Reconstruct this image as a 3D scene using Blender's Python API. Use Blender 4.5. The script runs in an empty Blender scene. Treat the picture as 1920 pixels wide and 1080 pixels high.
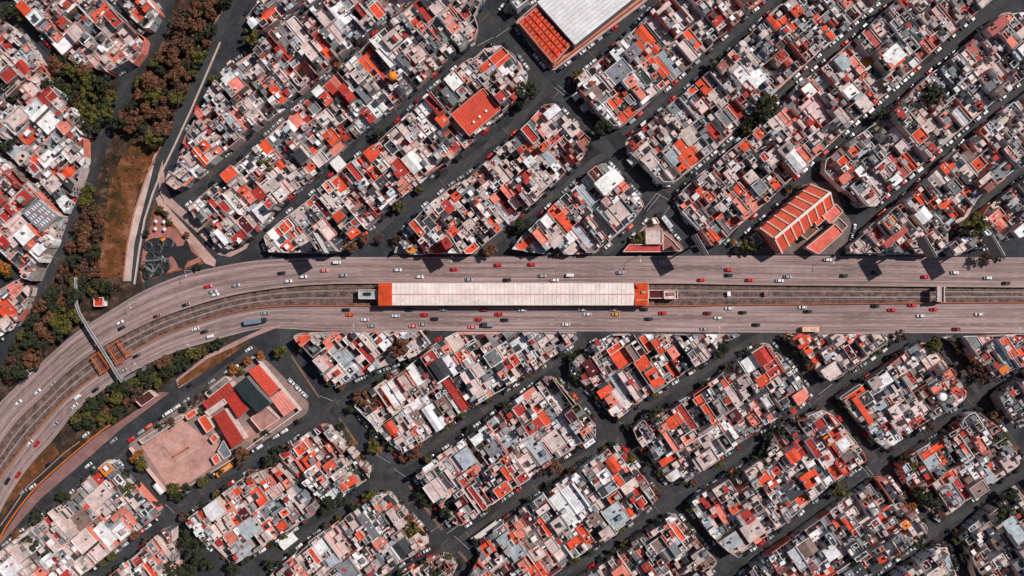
import bpy, math, random
from mathutils import Vector, noise
C = bpy.context.scene.collection
SC = bpy.context.scene
H = 400.0          # camera height in metres
S = 0.30           # metres on the ground for one measured unit of the survey lists below
SUN_DIR = (-0.87, -0.49)   # horizontal direction in which shadows fall
SUN_EL = 47.0

# ------------------------------------------------------------ camera, sky, sun
cd = bpy.data.cameras.new('camera'); cam = bpy.data.objects.new('camera', cd); C.objects.link(cam)
cam.location = (0, 0, H); cam.rotation_euler = (0, 0, 0)
cd.sensor_width = 36; cd.lens = 36 * H / (1920 * S); cd.clip_start = 1; cd.clip_end = 9000
SC.camera = cam
W = bpy.data.worlds.new('World'); SC.world = W; W.use_nodes = True
nt = W.node_tree; bg = nt.nodes['Background']
sky = nt.nodes.new('ShaderNodeTexSky'); sky.sky_type = 'NISHITA'; sky.sun_disc = False
az = math.atan2(-SUN_DIR[0], -SUN_DIR[1])
sky.sun_elevation = math.radians(SUN_EL); sky.sun_rotation = az
nt.links.new(sky.outputs[0], bg.inputs[0]); bg.inputs[1].default_value = 0.05
ld = bpy.data.lights.new('sun', 'SUN'); ld.energy = 4.6; ld.angle = math.radians(0.5); ld.color = (1, 0.945, 0.895)
sun = bpy.data.objects.new('sun', ld); C.objects.link(sun)
ce = math.cos(math.radians(SUN_EL)); n_ = math.hypot(*SUN_DIR)
v = Vector((SUN_DIR[0] / n_ * ce, SUN_DIR[1] / n_ * ce, -math.sin(math.radians(SUN_EL))))
sun.rotation_euler = v.to_track_quat('-Z', 'Y').to_euler(); sun.location = (200, 150, 300)
SC.view_settings.view_transform = 'Standard'; SC.view_settings.look = 'None'
SC.view_settings.exposure = 0.06; SC.view_settings.gamma = 1

# ------------------------------------------------------------ helpers
def lin(c):
    return tuple(((x / 255) / 12.92 if x / 255 <= 0.04045 else ((x / 255 + 0.055) / 1.055) ** 2.4) for x in c)
def px(x, y, z=0.0):
    k = (H - z) / H
    return ((x - 960) * S * k, (540 - y) * S * k)
PAL = {'O': (222, 82, 50), 'R': (176, 56, 48), 'M': (88, 24, 32), 'S': (222, 130, 112), 'W': (232, 230, 230),
       'P': (208, 186, 180), 'G': (122, 124, 128), 'D': (62, 64, 67), 'B': (134, 110, 102), 'Y': (226, 132, 44),
       'L': (168, 176, 182), 'K': (32, 36, 38), 'Q': (170, 154, 150), 'N': (150, 100, 90)}
CNAME = {'O': 'orange', 'R': 'red', 'M': 'maroon', 'S': 'salmon', 'W': 'white', 'P': 'cream', 'G': 'grey',
         'D': 'charcoal', 'B': 'brown', 'Y': 'amber', 'L': 'silver', 'K': 'black', 'Q': 'beige', 'N': 'rust'}
def jit(c, r, a=0.12):
    b = 1 + r.uniform(-a, a)
    return tuple(min(0.9, max(0.004, x * b * (1 + r.uniform(-0.03, 0.03)))) for x in lin(PAL[c]))

def area(p):
    return 0.5 * sum(p[i][0] * p[(i + 1) % len(p)][1] - p[(i + 1) % len(p)][0] * p[i][1] for i in range(len(p)))
def cent(p):
    return (sum(q[0] for q in p) / len(p), sum(q[1] for q in p) / len(p))
def clip(poly, a, b, c, keep=1):
    """keep the side keep*(a*x+b*y-c) >= 0"""
    out = []
    n = len(poly)
    for i in range(n):
        p, q = poly[i], poly[(i + 1) % n]
        dp = keep * (a * p[0] + b * p[1] - c); dq = keep * (a * q[0] + b * q[1] - c)
        if dp >= 0: out.append(p)
        if (dp > 0 and dq < 0) or (dp < 0 and dq > 0):
            t = dp / (dp - dq); out.append((p[0] + (q[0] - p[0]) * t, p[1] + (q[1] - p[1]) * t))
    res = []
    for p in out:
        if not res or abs(p[0] - res[-1][0]) + abs(p[1] - res[-1][1]) > 1e-3: res.append(p)
    if len(res) > 1 and abs(res[0][0] - res[-1][0]) + abs(res[0][1] - res[-1][1]) < 1e-3: res.pop()
    return res if len(res) > 2 and abs(area(res)) > 0.5 else []
def ccw(p):
    return p if area(p) > 0 else p[::-1]
def subtract(poly, conv):
    conv = ccw(conv); rest = poly; out = []
    for i in range(len(conv)):
        p, q = conv[i], conv[(i + 1) % len(conv)]
        a, b = -(q[1] - p[1]), q[0] - p[0]; c = a * p[0] + b * p[1]
        o = clip(rest, a, b, c, -1)
        if o: out.append(o)
        rest = clip(rest, a, b, c, 1)
        if not rest: return out if out else []
    return out
def intersect(poly, conv):
    conv = ccw(conv)
    for i in range(len(conv)):
        p, q = conv[i], conv[(i + 1) % len(conv)]
        a, b = -(q[1] - p[1]), q[0] - p[0]
        poly = clip(poly, a, b, a * p[0] + b * p[1], 1)
        if not poly: return []
    return poly
def inside(pt, poly):
    x, y = pt; r = False; j = len(poly) - 1
    for i in range(len(poly)):
        xi, yi = poly[i]; xj, yj = poly[j]
        if (yi > y) != (yj > y) and x < (xj - xi) * (y - yi) / (yj - yi) + xi: r = not r
        j = i
    return r
def inset(p, d):
    """mitred inset of a polygon (any winding) by d"""
    p = ccw(p); n = len(p); L = []
    for i in range(n):
        a, b = p[i], p[(i + 1) % n]; l = math.hypot(b[0] - a[0], b[1] - a[1]) or 1e-6
        nx, ny = -(b[1] - a[1]) / l, (b[0] - a[0]) / l
        L.append(((a[0] + nx * d, a[1] + ny * d), (b[0] + nx * d, b[1] + ny * d)))
    out = []
    for i in range(n):
        (a, b), (c, e) = L[i - 1], L[i]
        r = (b[0] - a[0], b[1] - a[1]); s = (e[0] - c[0], e[1] - c[1]); cr = r[0] * s[1] - r[1] * s[0]
        if abs(cr) < 1e-4 * (math.hypot(*r) * math.hypot(*s) + 1e-9): out.append(c); continue
        t = ((c[0] - a[0]) * s[1] - (c[1] - a[1]) * s[0]) / cr
        q = (a[0] + r[0] * t, a[1] + r[1] * t)
        if math.hypot(q[0] - p[i][0], q[1] - p[i][1]) > 3.2 * abs(d): q = (c[0], c[1])
        out.append(q)
    return out
def smooth(p, d):
    """cut the corners of a closed polygon (rounded kerb corners)"""
    out = []; n = len(p)
    for i in range(n):
        a, b, c = p[i - 1], p[i], p[(i + 1) % n]
        la = math.hypot(a[0] - b[0], a[1] - b[1]); lc = math.hypot(c[0] - b[0], c[1] - b[1])
        ta, tc = min(d / la, .4), min(d / lc, .4)
        A = (b[0] + (a[0] - b[0]) * ta, b[1] + (a[1] - b[1]) * ta); D = (b[0] + (c[0] - b[0]) * tc, b[1] + (c[1] - b[1]) * tc)
        for t in (0, .33, .67, 1):
            out.append(((1 - t) ** 2 * A[0] + 2 * t * (1 - t) * b[0] + t * t * D[0], (1 - t) ** 2 * A[1] + 2 * t * (1 - t) * b[1] + t * t * D[1]))
    return out

class MB:
    def __init__(s): s.v = []; s.f = []; s.c = []
    def face(s, pts, col):
        n = len(s.v); s.v += pts; s.f.append(tuple(range(n, n + len(pts)))); s.c.append(col)
    def top(s, poly, z, col): s.face([(x, y, z) for x, y in ccw(poly)], col)
    def sides(s, poly, z0, z1, col):
        p = ccw(poly)
        for i in range(len(p)):
            a, b = p[i], p[(i + 1) % len(p)]
            s.face([(a[0], a[1], z0), (b[0], b[1], z0), (b[0], b[1], z1), (a[0], a[1], z1)], col)
    def prism(s, poly, z0, z1, ct, cs=None):
        s.top(poly, z1, ct); s.sides(poly, z0, z1, cs or ct)
    def box(s, x, y, z, w, l, h, a, ct, cs=None):
        s.prism(rect(x, y, w, l, a), z, z + h, ct, cs)
    def cyl(s, x, y, z, r, h, ct, n=10, cs=None, r2=None):
        p = [(x + r * math.cos(2 * math.pi * i / n), y + r * math.sin(2 * math.pi * i / n)) for i in range(n)]
        q = [(x + (r2 or r) * math.cos(2 * math.pi * i / n), y + (r2 or r) * math.sin(2 * math.pi * i / n)) for i in range(n)]
        s.top(q, z + h, ct)
        for i in range(n):
            j = (i + 1) % n; s.face([(*p[i], z), (*p[j], z), (*q[j], z + h), (*q[i], z + h)], cs or ct)
    def dome(s, x, y, z, r, col, n=14, m=4, k=1.0):
        R = [[(x + r * math.cos(j / m * math.pi / 2) * math.cos(2 * math.pi * i / n), y + r * math.cos(j / m * math.pi / 2) * math.sin(2 * math.pi * i / n), z + k * r * math.sin(j / m * math.pi / 2)) for i in range(n)] for j in range(m)]
        for j in range(m - 1):
            for i in range(n): s.face([R[j][i], R[j][(i + 1) % n], R[j + 1][(i + 1) % n], R[j + 1][i]], col)
        for i in range(n): s.face([R[-1][i], R[-1][(i + 1) % n], (x, y, z + k * r)], col)
    def wall(s, a, b, t, z0, z1, col, cs=None):
        """a thin straight wall from a to b (2-D), thickness t"""
        dx, dy = b[0] - a[0], b[1] - a[1]; l = math.hypot(dx, dy) or 1e-6; nx, ny = -dy / l * t / 2, dx / l * t / 2
        s.prism([(a[0] + nx, a[1] + ny), (b[0] + nx, b[1] + ny), (b[0] - nx, b[1] - ny), (a[0] - nx, a[1] - ny)], z0, z1, col, cs)
    def beam(s, a, b, t, col):
        a = Vector(a); b = Vector(b); d = (b - a).normalized(); u = d.cross(Vector((0, 0, 1)))
        if u.length < .01: u = Vector((1, 0, 0))
        u.normalize(); w = d.cross(u) * t / 2; u = u * t / 2
        A = [a + u + w, a - u + w, a - u - w, a + u - w]; B = [q + (b - a) for q in A]
        for i in range(4): s.face([tuple(A[i]), tuple(A[(i + 1) % 4]), tuple(B[(i + 1) % 4]), tuple(B[i])], col)
        s.face([tuple(q) for q in A[::-1]], col); s.face([tuple(q) for q in B], col)
    def add(s, o):
        n = len(s.v); s.v += o.v; s.f += [tuple(i + n for i in f) for f in o.f]; s.c += o.c
    def build(s, name, mat, parent=None, loc=(0, 0, 0)):
        me = bpy.data.meshes.new(name)
        vv = s.v if loc == (0, 0, 0) else [(a - loc[0], b - loc[1], c - loc[2]) for a, b, c in s.v]
        me.from_pydata(vv, [], s.f)
        at = me.color_attributes.new('tint', 'FLOAT_COLOR', 'CORNER'); buf = []
        for f, c in zip(s.f, s.c): buf += [c[0], c[1], c[2], 1.0] * len(f)
        at.data.foreach_set('color', buf)
        me.materials.append(mat); o = bpy.data.objects.new(name, me); C.objects.link(o)
        if parent: o.parent = parent
        return o
def rect(x, y, w, l, a=0.0):
    c, s_ = math.cos(a), math.sin(a)
    return [(x + c * u - s_ * v_, y + s_ * u + c * v_) for u, v_ in ((-w / 2, -l / 2), (w / 2, -l / 2), (w / 2, l / 2), (-w / 2, l / 2))]
def empty(name, loc=(0, 0, 0), rz=0):
    o = bpy.data.objects.new(name, None); o.location = loc; o.rotation_euler = (0, 0, rz); o.empty_display_size = 1; C.objects.link(o); return o
LABELS = set()
def tag(o, label, cat, group=None, kind=None):
    if label: o['label'] = label
    if cat: o['category'] = cat
    if group: o['group'] = group
    if kind: o['kind'] = kind
    return o

# ------------------------------------------------------------ materials
def base_mat(name, rough=0.85, spec=0.3):
    m = bpy.data.materials.new(name); m.use_nodes = True; t = m.node_tree; b = t.nodes['Principled BSDF']
    b.inputs['Roughness'].default_value = rough; b.inputs['Specular IOR Level'].default_value = spec
    return m, t, b
def N(t, k, **kw):
    n = t.nodes.new(k)
    for a, b in kw.items(): setattr(n, a, b)
    return n
def noise_fac(t, scale, detail, lo, hi, vec=None, stretch=None):
    if vec is None: vec = N(t, 'ShaderNodeNewGeometry').outputs['Position']
    if stretch:
        mp = N(t, 'ShaderNodeMapping'); mp.inputs['Scale'].default_value = stretch; t.links.new(vec, mp.inputs[0]); vec = mp.outputs[0]
    n = N(t, 'ShaderNodeTexNoise'); n.inputs['Scale'].default_value = scale; n.inputs['Detail'].default_value = detail
    n.inputs['Roughness'].default_value = 0.65
    t.links.new(vec, n.inputs['Vector'])
    r = N(t, 'ShaderNodeMapRange'); r.inputs[1].default_value = 0.28; r.inputs[2].default_value = 0.72
    r.inputs[3].default_value = lo; r.inputs[4].default_value = hi; t.links.new(n.outputs['Fac'], r.inputs[0])
    return r.outputs[0]
def mul(t, a, b):
    m = N(t, 'ShaderNodeVectorMath', operation='MULTIPLY'); t.links.new(a, m.inputs[0]); t.links.new(b, m.inputs[1]); return m.outputs[0]
def tinted(name, lo=0.62, hi=1.12, s1=0.35, s2=2.2, rough=0.85, bump=0.0, spec=0.3):
    m, t, b = base_mat(name, rough, spec)
    at = N(t, 'ShaderNodeAttribute', attribute_name='tint')
    f = mul(t, at.outputs['Color'], noise_fac(t, s1, 4, lo, hi)); f = mul(t, f, noise_fac(t, s2, 3, 0.82, 1.12))
    t.links.new(f, b.inputs['Base Color'])
    if bump:
        bp = N(t, 'ShaderNodeBump'); bp.inputs['Strength'].default_value = bump; bp.inputs['Distance'].default_value = .1
        t.links.new(noise_fac(t, 3, 3, 0, 1), bp.inputs['Height']); t.links.new(bp.outputs[0], b.inputs['Normal'])
    return m
M_ROOF = tinted('weathered_roof', 0.55, 1.14, 0.28, 1.6)
def corrugated():
    m = tinted('corrugated_roof', 0.6, 1.1, 0.28, 1.6, rough=0.6); t = m.node_tree; b = t.nodes['Principled BSDF']
    src = b.inputs['Base Color'].links[0].from_socket
    g = N(t, 'ShaderNodeNewGeometry'); mp = N(t, 'ShaderNodeMapping'); mp.inputs['Rotation'].default_value = (0, 0, math.radians(-38)); t.links.new(g.outputs['Position'], mp.inputs[0])
    w = N(t, 'ShaderNodeTexWave'); w.inputs['Scale'].default_value = .22; w.inputs['Distortion'].default_value = .4; t.links.new(mp.outputs[0], w.inputs['Vector'])
    r = N(t, 'ShaderNodeMapRange'); r.inputs[3].default_value = .74; r.inputs[4].default_value = 1.06; t.links.new(w.outputs['Fac'], r.inputs[0])
    t.links.new(mul(t, src, r.outputs[0]), b.inputs['Base Color']); return m
M_CORR = corrugated()
M_WALL = tinted('painted_wall', 0.7, 1.08, 0.3, 1.5)
M_TRIM = tinted('parapet_plaster', 0.75, 1.05, 0.4, 2)
M_TANK = tinted('tank_plastic', 0.9, 1.05, 1, 4, rough=0.5)
M_STRUCT = tinted('sheet_metal', 0.74, 1.08, 0.16, 0.9, rough=0.6)
M_BARK = tinted('bark', 0.7, 1.1, 2, 6)
M_PAVE = tinted('concrete_pavement', 0.55, 1.12, 0.12, 1.1)
M_PAINT = tinted('car_paint', 0.97, 1.03, 0.4, 2, rough=0.3, spec=0.5)
M_GLASS, t_, b_ = base_mat('car_glass', 0.12, 0.5); b_.inputs['Base Color'].default_value = (0.012, 0.015, 0.018, 1)
M_MARK = tinted('road_paint', 0.45, 1.0, 0.25, 1.5)
def cells(t, vec, scale, lo, hi):
    if vec is None: vec = N(t, 'ShaderNodeNewGeometry').outputs['Position']
    mp = N(t, 'ShaderNodeMapping'); mp.inputs['Scale'].default_value = scale; t.links.new(vec, mp.inputs[0])
    vo = N(t, 'ShaderNodeTexVoronoi', distance='CHEBYCHEV'); vo.inputs['Scale'].default_value = 1; t.links.new(mp.outputs[0], vo.inputs['Vector'])
    sx = N(t, 'ShaderNodeSeparateXYZ'); t.links.new(vo.outputs['Color'], sx.inputs[0])
    r = N(t, 'ShaderNodeMapRange'); r.inputs[3].default_value = lo; r.inputs[4].default_value = hi; t.links.new(sx.outputs[0], r.inputs[0]); return r.outputs[0]
def asphalt():
    m, t, b = base_mat('asphalt', 0.9, 0.25)
    c = N(t, 'ShaderNodeRGB'); c.outputs[0].default_value = (*lin((50, 50, 53)), 1)
    f = mul(t, c.outputs[0], noise_fac(t, 0.018, 5, 0.6, 1.5)); f = mul(t, f, noise_fac(t, 0.5, 6, 0.7, 1.25)); f = mul(t, f, noise_fac(t, 0.09, 5, 0.62, 1.4)); f = mul(t, f, cells(t, None, (.07, .1, 1), .82, 1.2)); f = mul(t, f, cells(t, None, (.35, .25, 1), .88, 1.1)); f = mul(t, f, noise_fac(t, 1.6, 3, .8, 1.15))
    t.links.new(f, b.inputs['Base Color']); return m
M_ASPH = asphalt()
def hw_mat():
    m, t, b = base_mat('highway_concrete', 0.85, 0.3)
    uv = N(t, 'ShaderNodeUVMap', uv_map='path').outputs[0]
    r = N(t, 'ShaderNodeValToRGB'); e = r.color_ramp.elements
    e[0].position = 0.25; e[0].color = (*lin((120, 99, 97)), 1); e[1].position = 0.8; e[1].color = (*lin((164, 139, 136)), 1)
    t.links.new(noise_fac(t, 1.0, 5, 0, 1, uv, (0.014, 0.5, 1)), r.inputs[0])
    f = mul(t, r.outputs[0], noise_fac(t, 1.0, 3, 0.92, 1.05, uv, (0.03, 1.6, 1)))
    f = mul(t, f, noise_fac(t, 1.0, 5, 0.87, 1.1, uv, (0.3, 0.5, 1)))
    f = mul(t, f, noise_fac(t, 0.012, 3, 0.84, 1.1))
    sp = N(t, 'ShaderNodeSeparateXYZ'); t.links.new(uv, sp.inputs[0])
    w1 = N(t, 'ShaderNodeMath', operation='MULTIPLY'); w1.inputs[1].default_value = 6.2832 * 6 * 2 / 15; t.links.new(sp.outputs[1], w1.inputs[0])
    w2 = N(t, 'ShaderNodeMath', operation='COSINE'); t.links.new(w1.outputs[0], w2.inputs[0])
    w3 = N(t, 'ShaderNodeMapRange'); w3.inputs[1].default_value = -1; w3.inputs[2].default_value = 1; w3.inputs[3].default_value = .965; w3.inputs[4].default_value = 1.02; t.links.new(w2.outputs[0], w3.inputs[0])
    f = mul(t, f, w3.outputs[0]); f = mul(t, f, cells(t, uv, (0.035, .27, 1), .88, 1.06)); f = mul(t, f, cells(t, uv, (0.2, .4, 1), .95, 1.03))
    t.links.new(f, b.inputs['Base Color']); return m
M_HWY = hw_mat()
def soil_mat(name, c1, c2, c3, s=0.08):
    m, t, b = base_mat(name, 0.95, 0.1)
    r = N(t, 'ShaderNodeValToRGB'); e = r.color_ramp.elements
    e[0].position = 0.2; e[0].color = (*lin(c1), 1); e[1].position = 0.9; e[1].color = (*lin(c3), 1)
    x = e.new(0.55); x.color = (*lin(c2), 1)
    t.links.new(noise_fac(t, s, 6, 0, 1), r.inputs[0])
    f = mul(t, r.outputs[0], noise_fac(t, 1.2, 4, 0.6, 1.25)); t.links.new(f, b.inputs['Base Color']); return m
M_SOIL = soil_mat('dry_grass_soil', (58, 52, 30), (112, 68, 42), (146, 104, 82), 0.11)
M_DARKSOIL = soil_mat('shady_soil', (38, 34, 28), (66, 52, 42), (110, 84, 72), 0.15)
M_BALLAST = soil_mat('track_ballast', (70, 56, 52), (106, 84, 78), (138, 112, 104), 0.3)
def leaf_mat(name, c1, c2):
    m, t, b = base_mat(name, 0.8, 0.15)
    r = N(t, 'ShaderNodeValToRGB'); e = r.color_ramp.elements
    e[0].position = 0.2; e[0].color = (*lin(c1), 1); e[1].position = 0.85; e[1].color = (*lin(c2), 1)
    t.links.new(noise_fac(t, 0.9, 4, 0, 1), r.inputs[0]); t.links.new(r.outputs[0], b.inputs['Base Color'])
    b.inputs['Subsurface Weight'].default_value = 0
    return m
LEAF = {'g': leaf_mat('dark_green_leaves', (32, 37, 28), (62, 66, 44)), 'o': leaf_mat('olive_leaves', (52, 54, 28), (106, 98, 44)),
        'b': leaf_mat('brown_leaves', (72, 50, 38), (126, 84, 60)), 'y': leaf_mat('orange_leaves', (116, 70, 32), (174, 108, 48)),
        'd': leaf_mat('bare_brown_twigs', (62, 44, 36), (104, 76, 64))}
LNAME = {'g': 'dark green', 'o': 'olive green', 'b': 'rust brown', 'y': 'orange-leaved', 'd': 'bare brown'}

# ------------------------------------------------------------ ground and roads
def sheet(name, poly, z, mat, col=(.5, .5, .5), thick=None, kind='structure'):
    m = MB(); w = [px(*p) for p in poly]
    if thick: m.prism(w, z - thick, z, col)
    else: m.top(w, z, col)
    o = m.build(name, mat); o['kind'] = kind; return o
sheet('ground', [(-9000, -9000), (11000, -9000), (11000, 10000), (-9000, 10000)], 0.0, M_ASPH)
ST = [((2600, 482), (2600, 541), (2600, 566), (2600, 626)), ((2000, 483), (2000, 539), (2000, 566), (2000, 625)), ((1440, 479), (1440, 534), (1440, 571), (1440, 624)), ((1215, 480), (1215, 531), (1215, 573.5), (1215, 622)),
      ((710, 482), (710, 531), (710, 573.5), (710, 620)), ((600, 482), (600, 533), (600, 573), (600, 620)), ((540, 485), (545, 537), (545, 573), (545, 617)),
      ((475, 489), (482, 545), (487, 577), (490, 616)), ((410, 500), (430, 555), (435, 586), (440, 627)), ((340, 516), (375, 570), (382, 601), (390, 641)),
      ((270, 545), (300, 596), (312, 626), (330, 659)), ((205, 583), (235, 627), (255, 656), (275, 683)), ((140, 625), (175, 662), (198, 692), (222, 712)),
      ((75, 682), (125, 700), (150, 727), (178, 742)), ((35, 720), (80, 745), (110, 762), (138, 776)), ((0, 755), (38, 785), (70, 807), (98, 826)),
      ((-40, 805), (5, 828), (35, 850), (60, 868)), ((-75, 860), (-28, 880), (4, 892), (28, 912)), ((-100, 920), (-58, 935), (-22, 942), (2, 958)), ((-125, 990), (-84, 1000), (-48, 1006), (-26, 1018)), ((-150, 1100), (-112, 1105), (-78, 1110), (-55, 1120))]
def cr(P, n=6):
    out = []
    for i in range(len(P) - 1):
        p0 = P[max(i - 1, 0)]; p1 = P[i]; p2 = P[i + 1]; p3 = P[min(i + 2, len(P) - 1)]
        for k in range(n):
            t = k / n
            out.append(tuple(0.5 * ((2 * p1[j]) + (-p0[j] + p2[j]) * t + (2 * p0[j] - 5 * p1[j] + 4 * p2[j] - p3[j]) * t * t + (-p0[j] + 3 * p1[j] - 3 * p2[j] + p3[j]) * t ** 3) for j in (0, 1)))
    out.append(P[-1]); return out
EDG = [cr([s[i] for s in ST]) for i in range(4)]
def lerp2(a, b, t): return (a[0] + (b[0] - a[0]) * t, a[1] + (b[1] - a[1]) * t)
def strip(name, A, B, z, mat, kind='structure', sub=1):
    m = MB(); uvs = []; L = 0
    for i in range(len(A) - 1):
        a0, a1, b0, b1 = px(*A[i]), px(*A[i + 1]), px(*B[i]), px(*B[i + 1])
        d = math.hypot(a1[0] - a0[0], a1[1] - a0[1]); wd = math.hypot(a0[0] - b0[0], a0[1] - b0[1]); wd = 15
        m.face([(*a0, z), (*b0, z), (*b1, z), (*a1, z)][::1], (.5, .5, .5))
        uvs += [L, 0, L, wd, L + d, wd, L + d, 0]; L += d
    o = m.build(name, mat); uv = o.data.uv_layers.new(name='path'); uv.data.foreach_set('uv', uvs)
    if kind: o['kind'] = kind
    return o
strip('highway', EDG[0], EDG[1], 0.03, M_HWY)
strip('highway', EDG[2], EDG[3], 0.03, M_HWY)
strip('track_bed', EDG[1], EDG[2], 0.018, M_BALLAST)
# lane paint: one sheet object for the whole carriageway paint
mk = MB(); wp = lin((206, 190, 184)); yp = lin((226, 140, 70))
def path_at(A, B, t): return [lerp2(a, b, t) for a, b in zip(A, B)]
def resample(P, step):
    out = [P[0]]; acc = 0
    for i in range(len(P) - 1):
        a, b = P[i], P[i + 1]; l = math.hypot(b[0] - a[0], b[1] - a[1]); s = step - acc
        while s <= l: out.append(lerp2(a, b, s / l)); s += step
        acc = (acc + l) % step
    return out
for (A, B, ts) in ((EDG[0], EDG[1], (0.17, 0.34, 0.5, 0.66, 0.83)), (EDG[2], EDG[3], (0.17, 0.36, 0.54, 0.72, 0.86))):
    for k, tt in enumerate(ts):
        P = resample(path_at(A, B, tt), 10)
        for i in range(len(P) - 1):
            if (k in (0, 4)) or i % 3 == 0:
                mk.wall(px(*P[i]), px(*P[i + 1]), 0.15 if k in (0, 4) else .16, 0.034, 0.038, wp)
    for tt in (0.03, 0.97):
        P = resample(path_at(A, B, tt), 16)
        for i in range(len(P) - 1): mk.wall(px(*P[i]), px(*P[i + 1]), 0.17, 0.034, 0.038, wp)
# walls beside the railway and the kerb lines
def wall_along(name, P, t, z1, col, lab, cat, z0=0.0, cs=None):
    m = MB(); Q = [px(*p) for p in P]
    for i in range(len(Q) - 1): m.wall(Q[i], Q[i + 1], t, z0, z1, col, cs)
    return tag(m.build(name, M_TRIM), lab, cat)
wall_along('boundary_wall', [p for p in EDG[1]], 0.45, 1.9, lin((150, 128, 124)), 'long grey pink boundary wall on upper side of the railway tracks', 'wall')
wall_along('boundary_wall', [p for p in EDG[2]], 0.5, 1.1, lin((168, 96, 62)), 'long orange painted barrier wall on lower side of the railway tracks', 'wall')
# rails
rl = MB(); rc = lin((170, 160, 158)); sl = lin((84, 68, 64))
for tt in (0.30, 0.345, 0.62, 0.665, 0.2, 0.78):
    P = resample(path_at(EDG[1], EDG[2], tt), 14)
    for i in range(len(P) - 1):
        if 700 < P[i][0] < 1216 and 0.25 < tt < .7: continue
        rl.wall(px(*P[i]), px(*P[i + 1]), 0.22 if .25 < tt < .7 else .3, 0.03, 0.28, rc if .25 < tt < .7 else lin((120, 100, 92)))
PT = resample(path_at(EDG[1], EDG[2], .5), 3.2); PA = resample(path_at(EDG[1], EDG[2], .28), 3.2); PB = resample(path_at(EDG[1], EDG[2], .68), 3.2)
tag(rl.build('railway_track', M_STRUCT), 'two parallel steel railway tracks running through the middle of the highway', 'railway track')

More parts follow.
